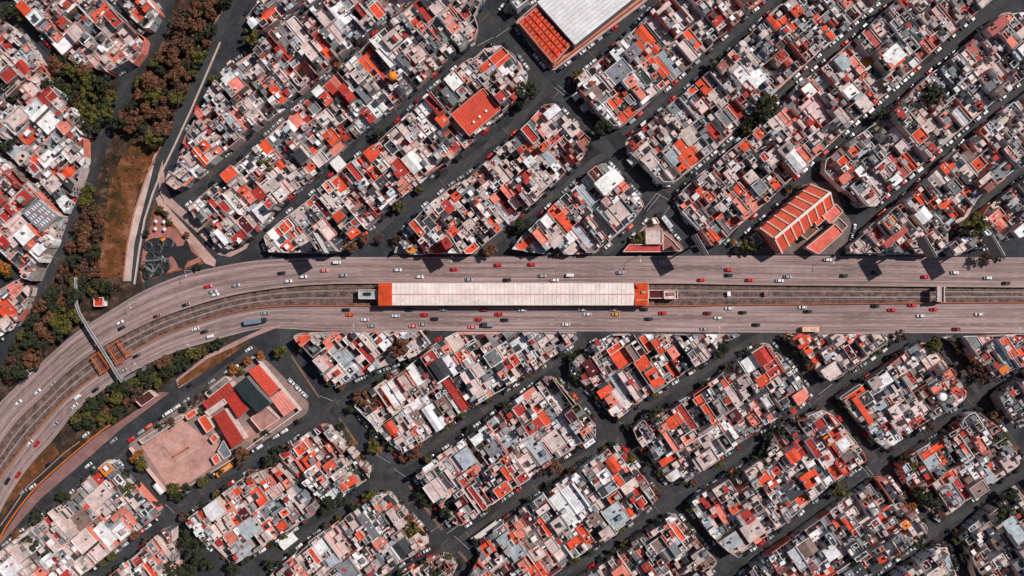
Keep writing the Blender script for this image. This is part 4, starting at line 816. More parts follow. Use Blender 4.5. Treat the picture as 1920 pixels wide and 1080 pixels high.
for x0 in range(740, 1190, 45):
    m = MB()
    for y in (532.5, 571): m.box(*P3((x0, y), 0), .1, .5, .5, 6.7, 0, ww)
    m.build('roof_column', M_WALL, e, loc)
m = MB(); q = rp_(1192, 545, 1214, 560, zs + 1.2)
m.wall(P3((1191, 563), zs), P3((1214, 562), zs), .3, zs + .5, zs + 1, lin((236, 170, 140))); m.box(*P3((1196, 538), zs + 1), zs + .5, 1.6, 1.6, .9, 0, lin(PAL['R'])); m.box(*P3((1207, 548), zs + 1), zs + .5, 2.4, 1.2, .8, 0, lin(PAL['Q'])); m.build('roof_equipment', M_TRIM, e, loc)
simple_building('signal_cabin', 'small white flat cabin attached at left end of the station', 'cabin', [(673,543.5),(706,543.5),(706,560),(673,560)], 4.5, PAL['L'], PAL['P'], extra=lambda e, l, z: MB.build((lambda m: (m.box(*P3((689, 551), z), z, 4, 1.6, .9, 0, lin(PAL['K'])), m)[1])(MB()), 'roof_unit', M_TRIM, e, l))
simple_building('signal_cabin', 'small pale cabin attached at right end of the station', 'cabin', [(1245,544),(1270,544),(1270,560),(1245,560)], 4.5, PAL['P'], PAL['P'], extra=lambda e, l, z: MB.build((lambda m: (m.box(*P3((1257, 551), z), z, 4.4, 1.6, .8, 0, lin(PAL['N'])), m)[1])(MB()), 'roof_unit', M_TRIM, e, l))
simple_building('equipment_room', 'low brown-roofed equipment room between the station and its right cabin', 'cabin', [(1216.5,544),(1242,544),(1242,559),(1216.5,559)], 3.6, PAL['M'], PAL['Q'])
for cx, lab in ((1367, 'small white box beside the tracks right of the station'), (1436, 'salmon equipment box beside the tracks further right')):
    m = MB(); p = P3((cx, 551), 2); m.box(*p, .03, 1.6, 2.2, 1.8, 0, lin(PAL['P']) if cx < 1400 else lin(PAL['S'])); m.box(*p, 1.83, 1.8, 2.5, .15, 0, lin(PAL['W']) if cx < 1400 else lin(PAL['N'])); tag(m.build('equipment_box', M_WALL), lab, 'equipment box')
# rail overpass with pale deck at right
e = empty('overpass', (*px(1764, 552), 0)); tag(e, 'short pale concrete overpass crossing the tracks at the right', 'overpass'); loc = tuple(e.location)
m = MB(); m.prism([P3(p, 6) for p in ((1756,566),(1769.5,566),(1769.5,537),(1756,537))], 5.2, 6, lin((196, 168, 160))); m.build('deck', M_PAVE, e, loc)
for x in (1756.3, 1769):
    m = MB(); m.wall(P3((x, 565.5), 6), P3((x, 537.5), 6), .35, 6, 7, lin((222, 206, 200))); m.build('railing', M_TRIM, e, loc)
for y in (538.5, 565):
    m = MB(); m.box(*P3((1763, y), 3), .03, 4, .8, 5.15, 0, lin(PAL['Q'])); m.build('pier', M_WALL, e, loc)
# footbridge over the highway
e = empty('footbridge', (*px(190, 640), 0)); tag(e, 'narrow grey footbridge crossing the curved highway at left', 'footbridge'); loc = tuple(e.location)
FB = [(143, 520), (144, 570), (150, 588), (230, 716)]; zf = 6.5
for i in range(3):
    a, b = P3(FB[i], zf), P3(FB[i + 1], zf); m = MB(); m.wall(a, b, 1.1, zf - .5, zf, lin((84, 84, 86))); m.build('deck', M_PAVE, e, loc)
    d = Vector((b[0] - a[0], b[1] - a[1])).normalized(); n = Vector((-d.y, d.x)) * .55
    for sgn in (-1, 1):
        m = MB(); m.wall((a[0] + n.x * sgn, a[1] + n.y * sgn), (b[0] + n.x * sgn, b[1] + n.y * sgn), .14, zf, zf + 1.1, lin((170, 168, 168))); m.build('railing', M_STRUCT, e, loc)
for p in ((146, 560), (160, 604), (186, 646), (206, 678), (226, 710)):
    m = MB(); m.cyl(*P3(p, 3), .03, .45, zf - .5, lin(PAL['Q'])); m.build('pier', M_WALL, e, loc)
m = MB(); a = P3((229, 715), zf); 
for k in range(20): m.box(a[0] + 1.2 + k * .45, a[1] + .9 + k * .3, zf - .33 * (k + 1), .5, 1.8, .25, math.radians(34), lin(PAL['G']))
m.build('stairs', M_PAVE, e, loc)
# orange girder frames over the tracks
for A, lab in (([(203, 652), (220, 639), (240, 668), (221, 682)], 'right orange steel girder frame spanning the tracks beside the footbridge'), ([(171, 670), (184, 660), (205, 690), (190, 700)], 'left orange steel girder frame spanning the tracks beside the footbridge')):
    q = [P3(p, 5) for p in A]; e = empty('girder_frame', (*cent(q), 0)); tag(e, lab, 'girder frame'); loc = tuple(e.location); oc2 = lin((196, 96, 44))
    m = MB()
    for i in range(4): m.beam((*q[i], 5), (*q[(i + 1) % 4], 5), .5 if i % 2 else .3, oc2)
    m.build('outer_frame', M_STRUCT, e, loc)
    for k in (.2, .4, .6, .8):
        m = MB(); m.beam((*lerp2(q[0], q[1], k), 4.9), (*lerp2(q[3], q[2], k), 4.9), .18, lin((150, 78, 44))); m.build('crossbeam', M_STRUCT, e, loc)
    for c_ in q:
        m = MB(); m.box(*c_, .03, .5, .5, 4.8, .6, oc2); m.build('post', M_STRUCT, e, loc)

# ------------------------------------------------------------ parkland, verges and playground
sheet('park_ground', [(430,-60),(505,-140),(420,-140),(330,-20),(320,50),(290,105),(262,150),(235,200),(215,250),(192,300),(180,350),(150,420),(120,480),(100,520),(70,580),(40,630),(0,690),(-70,760),(-40,800),(0,752),(75,680),(140,622),(205,580),(268,542),(262,530),(228,532),(232,500),(240,430),(258,370),(298,288),(335,210),(370,140),(402,70),(428,0)], .05, M_DARKSOIL)
sheet('lawn', [(300,268),(296,290),(262,350),(246,410),(236,470),(230,520),(190,520),(180,480),(195,430),(200,390),(205,350),(225,300),(248,270)], .07, M_SOIL)
sheet('verge', [(92,118),(112,125),(150,128),(216,148),(222,165),(200,215),(188,245),(165,285),(160,240),(138,195),(112,160),(88,132)], .05, M_DARKSOIL)
sheet('path', [(303,272),(292,296),(284,330),(266,400),(252,457),(246,527),(232,527),(240,457),(252,400),(273,332),(290,290)], .11, M_PAVE, lin((200, 172, 164)))
wall_along('boundary_wall', [(427,4),(400,50),(372,107),(345,170),(322,230),(303,272),(275,332),(252,400),(240,457),(232,527)], .5, .9, lin((176, 124, 106)), 'low pinkish kerb wall left of the canal lane by the park', 'wall')
wall_along('boundary_wall', [(414,80),(400,112),(385,147),(357,212),(330,270),(300,332),(288,362),(272,412),(262,470),(253,533)], .6, 1.1, lin((206, 180, 170)), 'low pale wall right of the canal lane up to the highway', 'wall')
sheet('lane', [(428,-60),(450,-60),(440,10),(414,80),(400,112),(385,147),(357,212),(330,270),(300,332),(288,362),(272,412),(262,470),(253,533),(232,527),(240,457),(252,400),(275,332),(303,272),(322,230),(345,170),(372,107),(400,50),(424,0)], .06, M_PAVE, lin((60, 62, 64)))
sheet('pavement', [(292,372),(300,366),(306,378),(405,488),(403,500),(385,494),(330,425),(300,395)], .14, M_PAVE, lin((196, 156, 146)), .12)
sheet('pavement', [(305,300),(310,345),(322,372),(370,415),(395,445),(425,470),(440,470),(470,452),(462,466),(432,482),(410,478),(380,445),(308,380),(300,360),(296,330)], .12, M_PAVE, lin((180, 148, 138)), .1)
PG = [(288,382),(300,392),(330,425),(385,492),(370,500),(330,510),(265,530),(262,520),(268,480),(275,440)]
sheet('playground_lawn', PG, .08, M_SOIL)
sheet('play_surface', [(290,405),(297,403),(308,412),(312,422),(325,430),(345,450),(362,458),(372,475),(378,490),(340,505),(300,515),(268,530),(263,510),(268,470),(276,440),(282,425)], .1, M_PAVE, lin((168, 108, 98)))
kb = lin((40, 41, 44))
sheet('skate_surface', [(270,455),(285,447),(310,444),(328,452),(332,462),(344,460),(347,450),(352,452),(358,470),(372,482),(362,487),(352,490),(345,505),(335,503),(330,490),(322,480),(315,485),(322,500),(310,515),(290,520),(272,528),(266,520),(266,500),(276,490),(280,475),(270,466)], .112, M_PAVE, kb)
rs = random.Random(9); e = empty('skate_park', (*px(300, 485), 0)); tag(e, 'cluster of dark grey skate bowls and ramps inside the triangular playground', 'skate park'); loc = tuple(e.location)
for cx, cy, rr in ((279,462,9),(295,467,11),(318,455,10),(302,456,8),(283,480,9),(296,492,11),(312,498,10),(281,503,9),(276,518,7),(300,508,8)):
    m = MB(); p = px(cx, cy); n = 20; g = lin((rs.choice([78, 96, 112]),) * 3)
    pr = [(p[0] + rr * S * math.cos(i * 2 * math.pi / n) * rs.uniform(.85, 1.1), p[1] + rr * S * math.sin(i * 2 * math.pi / n)) for i in range(n)]
    pi_ = [lerp2(a, p, .22) for a in pr]; pj = [lerp2(a, p, .5) for a in pr]
    for i in range(n):
        j = (i + 1) % n
        m.face([(*pr[i], .12), (*pr[j], .12), (*pi_[j], 1.3), (*pi_[i], 1.3)], g); m.face([(*pi_[i], 1.3), (*pi_[j], 1.3), (*pj[j], .3), (*pj[i], .3)], lin((52, 54, 58)))
    m.top(pj, .3, lin((38, 40, 44))); m.build('bowl', M_PAVE, e, loc)
for a, b, c_ in (((270,490),(318,485),(120, 120, 122)),((283,520),(300,495),(112, 112, 114)),((272,498),(290,512),(140, 138, 136)),((305,480),(312,492),(150, 148, 146))):
    m = MB(); m.wall(px(*a), px(*b), .8, .12, 1.0, lin(c_)); m.build('ramp_rail', M_STRUCT, e, loc)
for cx, cy, lab in ((291,415,'upper left'),(306,416,'upper right'),(290,429,'lower left'),(307,430,'lower right')):
    m = MB(); p = P3((cx, cy), 3); m.cyl(*p, .1, .12, 2.4, lin(PAL['G']), 6); m.cyl(*p, 2.5, 1.0, .55, lin((226, 222, 222)), 8, r2=.1)
    tag(m.build('sunshade', M_TANK), 'white pointed playground sunshade, %s of the four' % lab, 'sunshade', 'sunshades on the playground')
m = MB(); p = P3((305,449), 2); m.box(*p, .1, 2, 1.6, 1.8, .4, lin(PAL['Y'])); m.box(p[0] + 1.2, p[1], .1, 1, .6, 1.2, .4, lin(PAL['D'])); tag(m.build('play_tower', M_TANK), 'small orange play tower at the top of the skate bowls', 'play tower')
# strip between highway and frontage road, underpass ramp kerbs
sheet('verge', [(98,826),(138,776),(178,742),(222,712),(275,683),(330,659),(390,641),(455,628),(430,640),(380,668),(335,705),(300,735),(262,765),(215,795),(185,812),(120,862),(112,855)], .05, M_DARKSOIL)
sheet('paved_island', [(-60,1100),(0,1012),(45,945),(76,909),(126,864),(186,813),(218,795),(262,765),(300,735),(318,736),(232,800),(150,872),(75,936),(0,1022),(-30,1060)], .06, M_PAVE, lin((142, 104, 100)))
sheet('paved_island', [(335,728),(330,712),(385,668),(440,640),(500,613),(530,610),(470,634),(430,655),(380,700)], .065, M_PAVE, lin((176, 138, 132)))
sheet('lawn', [(334,726),(336,712),(390,672),(450,645),(470,640),(430,668),(380,700)], .075, M_SOIL)
sheet('lawn', [(28,912),(60,868),(98,830),(112,850),(85,878),(55,905),(20,945),(2,975),(2,958)], .07, M_SOIL)
wall_along('kerb_wall', cr([(-40,1082),(0,1010),(15,983),(45,941),(76,906),(126,861),(186,811),(215,792)]), .6, .8, lin((216, 112, 36)), 'curving orange kerb wall beside the underpass ramp at lower left', 'wall')
wall_along('kerb_wall', [(2,985),(20,960),(52,912),(88,880),(120,850),(150,828)], .4, .7, lin((196, 140, 116)), 'pale kerb wall on upper side of the underpass ramp', 'wall')
sheet('ramp', cr([(-30,1062),(0,1008),(45,939),(76,904),(126,859),(186,809)]) + [(150,829),(120,851),(88,881),(52,913),(20,961),(-40,1040)], .045, M_PAVE, lin((44, 44, 46)))
sheet('plaza', [(1592,475),(1590,462),(1600,455),(1608,458),(1612,475)], .17, M_PAVE, lin((214, 186, 178)))
sheet('playground_pitch', [(978,632),(1000,630),(1015,648),(1000,664),(985,650)], .3, M_SOIL)
for A in ([(545,668),(548,666),(600,744),(597,747)], [(634,785),(638,782),(672,832),(668,835)], [(1393,812),(1395,808),(1400,812),(1398,816)], [(765,912),(770,908),(832,992),(827,996)], [(858,1035),(862,1032),(900,1075),(895,1078)]):
    sheet('median', A, .14, M_PAVE, lin((120, 92, 78)), .12)

STREETS = '''495,65 530,32 600,-5|340,372 400,320 440,285 480,252 520,227 585,170 630,130 680,85 730,45 790,-5|470,462 512,420 575,362 605,332 655,296 695,252 755,205 830,140 895,90|655,478 730,412 792,368 855,322 912,275 960,235 1015,180 1040,165|895,478 960,425 985,405 1022,375 1060,352 1110,305 1150,285|1060,150 1110,100 1210,20 1235,-5|1165,250 1210,215 1260,170 1335,105 1385,55 1440,10 1460,-10|1250,360 1285,327 1345,285 1400,238 1455,187 1505,140 1540,110 1615,55 1670,-5|1365,465 1400,420 1440,388 1515,328 1580,268 1640,218 1690,170 1765,105 1840,35 1880,0|1605,440 1645,400 1690,364 1740,315 1777,285 1830,240 1880,190 1930,150|1780,440 1830,398 1860,360 1905,322 1960,280|880,0 920,40 960,80 1010,150 1060,195 1120,260 1170,310 1215,360 1250,390 1300,440 1325,470|1130,475 1180,440 1215,408 1245,380|480,650 420,697 350,747 250,835 160,905 60,980 0,1032|540,670 570,720 600,770|320,960 400,905 480,855 570,800 620,760 700,720 760,670 805,635|720,890 790,850 860,800 930,755 1000,705 1060,665 1095,635|600,770 650,830 700,880 760,930 830,1010 880,1070|490,1080 560,1010 640,960 720,905|820,1040 880,1000 960,945 1040,885 1120,840 1160,800 1240,740 1330,690 1390,650 1430,630|1060,720 1100,770 1150,820 1210,870 1260,940 1320,1010 1370,1070|1050,1080 1120,1040 1200,980 1260,935 1330,890 1400,845 1470,790 1540,745 1600,700 1680,650 1710,632|1450,632 1490,690 1540,750 1600,820 1650,880 1700,960 1760,1000|1390,1060 1440,1020 1520,960 1600,900 1660,860 1740,810 1800,770 1860,720 1920,680|1690,1050 1760,990 1840,940 1920,880|1750,640 1800,690 1850,760 1890,820 1940,880|310,0 285,50 262,110 225,175 195,235 178,300 160,350 135,420 105,490 75,560 40,625|20,30 55,75 90,115 125,165 150,215'''
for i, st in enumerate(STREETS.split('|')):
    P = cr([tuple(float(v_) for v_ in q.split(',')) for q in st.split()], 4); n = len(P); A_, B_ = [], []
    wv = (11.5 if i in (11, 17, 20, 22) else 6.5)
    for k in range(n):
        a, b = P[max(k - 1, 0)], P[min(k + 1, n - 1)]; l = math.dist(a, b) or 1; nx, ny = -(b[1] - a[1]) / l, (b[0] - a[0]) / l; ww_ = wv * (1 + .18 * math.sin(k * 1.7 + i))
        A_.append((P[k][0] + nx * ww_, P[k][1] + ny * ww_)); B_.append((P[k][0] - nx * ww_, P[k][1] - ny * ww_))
    m = MB(); col = lin(((64, 62, 64), (70, 65, 65), (59, 58, 60))[i % 3]); z = .004 + .0022 * i  # worn mid-lane tone, lightened to paint in the contrast with shaded street edges
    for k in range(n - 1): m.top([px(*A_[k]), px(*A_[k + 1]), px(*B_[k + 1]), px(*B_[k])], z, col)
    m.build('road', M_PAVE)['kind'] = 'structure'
    Q = resample(P, 11 if wv > 8 else 17)
    for k in range(1, len(Q) - 2, 2 if wv > 8 else 3): mk.wall(px(*Q[k]), px(*lerp2(Q[k], Q[k + 1], .6)), .14, .075, .08, lin((132, 126, 122)))
    for k in range(4, len(Q) - 4, 9):      # speed humps
        d = Vector((Q[k + 1][0] - Q[k][0], Q[k + 1][1] - Q[k][1])).normalized(); mk.wall(px(Q[k][0] - d.y * 8, Q[k][1] + d.x * 8), px(Q[k][0] + d.y * 8, Q[k][1] - d.x * 8), .5, .07, .12, lin((112, 98, 84)))
# crosswalk and stop lines
for a, b in (((1208,392),(1232,362)),((1213,396),(1237,366)),((1232,362),(1262,380)),((1262,380),(1240,408)),((930,70),(955,52)),((1046,160),(1068,178)),((1040,164),(1062,182)),((1598,772),(1625,752)),((1560,720),(1535,740)),((1620,805),(1645,830)),((1625,800),(1648,824)),((838,1000),(860,985)),((852,1005),(880,1030)),((800,1002),(842,975)),((310,945),(328,962)),((285,905),(300,895)),((1066,655),(1082,670)),((1505,740),(1520,760)),((1565,765),(1540,790)),((1612,870),(1632,895)),((1617,866),(1637,890)),((1600,880),(1560,912)),((895,86),(925,70)),((1150,775),(1165,795)),((1595,425),(1612,448)),((705,852),(732,868)),((740,880),(770,900)),((600,742),(625,752)),((1000,752),(985,740)),((1240,410),(1262,425))):
    mk.wall(px(*a), px(*b), .28, 0.075, 0.08, lin((170, 166, 166)))
mk.build('road_markings', M_MARK)['kind'] = 'structure'

# ------------------------------------------------------------ billboards on the highway front
def billboard(apx, apy, h, face, lab, wid=12.5, hb=8.5):
    L = h / math.tan(math.radians(SUN_EL)); d = (SUN_DIR[0] / n_, SUN_DIR[1] / n_)
    g = px(apx, apy); c = (g[0] - d[0] * L, g[1] - d[1] * L)         # top corner above the ground
    u = Vector((-0.5, 0.86)); b = (c[0] + u.x * wid, c[1] + u.y * wid); mid = lerp2(c, b, .5)
    e = empty('billboard', (*mid, 0)); tag(e, lab, 'billboard', 'roadside billboards along the upper edge of the highway'); loc = tuple(e.location)
    m = MB(); m.cyl(*mid, .1, .55, h - hb * .5, lin(PAL['G']), 10, r2=.4); m.build('pole', M_STRUCT, e, loc)
    nrm = Vector((u.y, -u.x))
    m = MB(); m.wall((c[0] + nrm.x * .5, c[1] + nrm.y * .5), (b[0] + nrm.x * .5, b[1] + nrm.y * .5), .2, h - hb, h, lin(face)); m.build('panel', M_TANK, e, loc)
    m = MB(); m.wall((c[0] - nrm.x * .5, c[1] - nrm.y * .5), (b[0] - nrm.x * .5, b[1] - nrm.y * .5), .2, h - hb, h, lin((118, 116, 114))); m.build('panel', M_TANK, e, loc)
    m = MB()
    for k in range(7):
        p0 = lerp2(c, b, k / 6); m.beam((p0[0] - nrm.x * .4, p0[1] - nrm.y * .4, h - hb + .2), (p0[0] + nrm.x * .4, p0[1] + nrm.y * .4, h - .2), .12, lin(PAL['D'])); m.wall((p0[0] - nrm.x * .5, p0[1] - nrm.y * .5), (p0[0] + nrm.x * .5, p0[1] + nrm.y * .5), .1, h - .3, h - .15, lin(PAL['G']))
    m.build('frame', M_STRUCT, e, loc)
billboard(562, 517, 25, (200, 196, 196), 'leftmost tall billboard on a pole above the highway')
billboard(808, 512, 22, (206, 190, 190), 'tall billboard above the highway over the left part of the station')
billboard(1240, 518, 24, (196, 196, 196), "tall billboard beside the triangular island near the station's right end")
billboard(1630, 527, 27, (190, 196, 190), 'tall billboard near the church plaza, second from the right')
billboard(1748, 525, 27, (214, 214, 214), 'rightmost tall white billboard on a pole above the highway')

# ------------------------------------------------------------ vehicles
CARC = {'white': (214, 214, 214), 'silver': (150, 154, 158), 'black': (28, 30, 34), 'red': (200, 34, 40), 'amber': (222, 150, 60), 'orange': (226, 84, 44), 'maroon': (120, 24, 40), 'blue': (40, 50, 70), 'pink': (226, 130, 130)}
def loft(m, secs, col):
    """secs: list of (x, halfwidth, z0, z1)"""
    R = []
    for x, w, z0, z1 in secs: R.append([(x, -w, z0), (x, -w * 1.0, z0 + (z1 - z0) * .6), (x, -w * .86, z1), (x, w * .86, z1), (x, w, z0 + (z1 - z0) * .6), (x, w, z0)])
    for a, b in zip(R, R[1:]):
        for i in range(6): m.face([a[i], a[(i + 1) % 6], b[(i + 1) % 6], b[i]][::-1], col)
    m.face(R[0], col); m.face(R[-1][::-1], col)
def car_meshes(cn, van=False):
    c = lin(CARC[cn]); b = MB(); k = lin((20, 20, 20))
    loft(b, [(-2.2, .78, .3, .82), (-2.05, .86, .25, .95), (-1.2, .9, .25, .98), (.9, .9, .25, .95), (1.9, .86, .25, .82), (2.2, .74, .3, .65)], c)
    if van: loft(b, [(-2.0, .8, .95, 1.85), (-1.9, .84, .95, 1.95), (.9, .84, .95, 1.93), (1.15, .8, .95, 1.75)], c)
    else: loft(b, [(-1.25, .70, 1.38, 1.44), (-.9, .70, 1.38, 1.5), (.2, .70, 1.38, 1.5), (.5, .68, 1.36, 1.42)], c)
    for x in (-1.35, 1.35):
        for s in (-1, 1):
            n = 10; y = s * .84
            for sd in (0, .2):
                b.face([(x + .32 * math.cos(i * 2 * math.pi / n), y + s * (sd - .1), .32 + .32 * math.sin(i * 2 * math.pi / n)) for i in range(n)], k)
            for i in range(n):
                a0, a1 = i * 2 * math.pi / n, (i + 1) * 2 * math.pi / n
                b.face([(x + .32 * math.cos(a0), y - s * .1, .32 + .32 * math.sin(a0)), (x + .32 * math.cos(a1), y - s * .1, .32 + .32 * math.sin(a1)), (x + .32 * math.cos(a1), y + s * .1, .32 + .32 * math.sin(a1)), (x + .32 * math.cos(a0), y + s * .1, .32 + .32 * math.sin(a0))], k)
    g = MB(); z = (0, 0, 0)
    if van:
        g.face([(1.17, -.66, 1.68), (1.45, -.76, .97), (1.45, .76, .97), (1.17, .66, 1.68)], z)
    else:
        g.face([(.5, -.66, 1.42), (1.15, -.8, .93), (1.15, .8, .93), (.5, .66, 1.42)], z)
        g.face([(-1.25, .66, 1.42), (-1.85, .76, .97), (-1.85, -.76, .97), (-1.25, -.66, 1.42)], z)
        for s in (-1, 1): g.face([(.5, s * .67, 1.4), (-1.25, s * .69, 1.4), (-1.85, s * .84, .96), (1.15, s * .84, .94)], z)
    return b, g
PROTO = {}
def proto(cn, van):
    if (cn, van) not in PROTO:
        b, g = car_meshes(cn, van); o1 = b.build('body', M_PAINT); o2 = g.build('windows', M_GLASS)
        me = (o1.data, o2.data); bpy.data.objects.remove(o1); bpy.data.objects.remove(o2); PROTO[(cn, van)] = me
    return PROTO[(cn, van)]
def place_car(x, y, ang, cn, van, label, group):
    me = proto(cn, van); p = px(x, y); e = empty('van' if van else 'car', (*p, .03), ang)
    tag(e, label, 'van' if van else 'car', group)
    for nm, d in zip(('body', 'windows'), me):
        o = bpy.data.objects.new(nm, d); C.objects.link(o); o.parent = e
    e.scale = (1.0, 1.0, 1.0); return e
HU = '391,537,R 443,535,S 632,492,WV 529,512,K 609,507,P 569,519,W 541,527,W 644,516,S 746,506,W 787,519,W 852,505,R 934,497,R 880,524,S 951,525,K 997,496,R 1017,517,S 1040,525,W 1068,516,WV 1163,511,S 1237,492,S 1366,506,R 1366,516,K 1315,525,R 1405,525,R 1551,487,W 1476,519,S 1461,526,W 1582,517,K 1640,511,K 1734,519,R 1789,511,W 1851,521,W 1886,531,K 400,547,S 404,552.5,W 350,571,K 296,592,M 226,605,W 229,615,K 101,720,S 72,735,W 36,755,W'
HL = '367,617,W 384,622,K 394,631,WV 257,667,K 146,745,WV 141,761,W 180,731,K 232,695,S 104,797,S 497,587,S 649,581,K 656,590,O 684,599,W 697,611,S 742,592,W 767,581,K 796,590,R 815,598,K 774,611,P 792,608,S 831,580,S 907,581,M 935,589,R 897,599,R 946,600,K 885,613,P 979,581,W 1091,580,W 1101,589,W 1150,580,S 1154,589,A 1207,580,K 1242,587,R 1216,598,B 1061,608,W 1326,587,M 1366,578,W 1346,596,W 1392,586,K 1320,617,S 1417,609,K 1504,576,W 1514,584,K 1640,574,K 1671,581,R 1709,572,R 1750,580,R 1725,592,W 1834,589,W 1792,617,M 57,831,W 70,832,R 35,890,R 15,902,K'
RAMP = '162,815,W 62,912,W 45,922,S 92,870,K 214,826,S 167,872,W 467,655,W 357,722,K'
CC = {'R': 'red', 'S': 'silver', 'W': 'white', 'K': 'black', 'P': 'pink', 'M': 'maroon', 'O': 'orange', 'A': 'amber', 'B': 'blue'}
def tangent(P, x, y):
    b = min(range(len(P) - 1), key=lambda i: dist_seg((x, y), P[i], P[i + 1])); a, c = P[b], P[b + 1]
    return math.atan2(-(c[1] - a[1]), c[0] - a[0])
cars = []
for s, P, where in ((HU, path_at(EDG[0], EDG[1], .5), 'upper carriageway'), (HL, path_at(EDG[2], EDG[3], .5), 'lower carriageway'), (RAMP, [(530,615),(467,655),(380,708),(230,820),(120,905),(0,1000)], 'curving side road at lower left')):
    for q in s.split():
        x, y, c_ = q.split(','); x = float(x); y = float(y); van = c_.endswith('V') and len(c_) > 1; a = tangent(P, x, y)
        cars.append(dict(x=x, y=y, a=a + (math.pi if where == 'upper carriageway' else 0), c=CC[c_[0]], van=van, w='on the ' + where, g='vehicles driving on the highway'))
nhw = len(cars)
rc_ = random.Random(21)
allp = list(BW.items()); hwpoly = EDG[0] + EDG[3][::-1]
parkpoly = [(430,-60),(330,-20),(262,150),(192,300),(100,520),(0,690),(-70,760),(0,752),(268,542),(228,532),(258,370),(335,210)]
for key, poly in allp:
    if key == 'topright': continue
    pc = ccw(poly); cnt = 0
    for i in range(len(pc)):
        a, b = pc[i], pc[(i + 1) % len(pc)]; l = math.dist(a, b)
        if l < 26: continue
        nx, ny = (b[1] - a[1]) / l, -(b[0] - a[0]) / l     # outward for ccw
        s = rc_.uniform(5, 14)
        runp = rc_.uniform(.45, .92)
        while s < l - 8:
            if rc_.random() < runp:
                q = lerp2(a, b, s / l); x, y = q[0] + nx * 4.6, q[1] + ny * 4.6
                ok = 3 < x < 1917 and 3 < y < 1077 and not inside((x, y), hwpoly) and not inside((x, y), parkpoly)
                if ok and any(inside((x + nx * 4, y + ny * 4), o) or inside((x, y), o) for k2, o in allp): ok = False
                if ok and (455 < y < 640 and min(abs(y - 481), abs(y - 623)) < 9): ok = False
                if ok and any(math.hypot(x - c_['x'], y - c_['y']) < 9 for c_ in cars): ok = False
                if ok:
                    cl = rc_.choices(['white', 'silver', 'black', 'red', 'maroon', 'orange', 'blue'], [27, 28, 27, 8, 4, 2, 6])[0]
                    ph = BL[key][2] if key in BL else {'T5b': 'the triangular traffic island', 'market': 'the white market', 'church': 'the orange church block', 'school': 'the school'}[key]
                    cars.append(dict(x=x, y=y, a=math.atan2(-(b[1] - a[1]), b[0] - a[0]) + rc_.choice([0, math.pi]) + rc_.uniform(-.03, .03), c=cl, van=rc_.random() < .12, w='parked around ' + ph, g='cars parked along the side streets'))
            s += rc_.uniform(16.5, 20)
            if rc_.random() < .08: s += 25
print('cars', len(cars), 'on highway', nhw)
keep_cars = cars[:nhw] + rc_.sample(cars[nhw:], min(300 - nhw, len(cars) - nhw)); kid = set(id(c_) for c_ in keep_cars)
grp = {}
for c_ in cars: grp.setdefault((c_['c'], c_['van'], c_['w']), []).append(c_)
cs_ = MB()
for k, L in grp.items():
    L.sort(key=lambda c_: c_['x']); nm = k[0] + (' van' if k[1] else ' car'); pl = nm + 's'
    for i, c_ in enumerate(L):
        if len(L) == 1: lab = 'the only %s %s' % (nm, k[2])
        elif i == 0: lab = 'leftmost of the %s %s' % (pl, k[2])
        elif i == len(L) - 1: lab = 'rightmost of the %s %s' % (pl, k[2])
        else: lab = '%s %s from the left %s' % (ordn(i + 1), nm, k[2])
        if id(c_) in kid: place_car(c_['x'], c_['y'], c_['a'], c_['c'], c_['van'], lab, c_['g'])
        else:
            b, g = car_meshes(c_['c'], c_['van']); p = px(c_['x'], c_['y']); ca, sa = math.cos(c_['a']), math.sin(c_['a'])
            for mm in (b, g):
                mm.v = [(p[0] + x * ca - y * sa, p[1] + x * sa + y * ca, z + .03) for x, y, z in mm.v]
            g.c = [(.012, .015, .018)] * len(g.c); cs_.add(b); cs_.add(g)
if cs_.f: tag(cs_.build('parked_cars', M_PAINT), 'remaining cars parked along the side streets between the blocks', 'cars', kind='stuff')
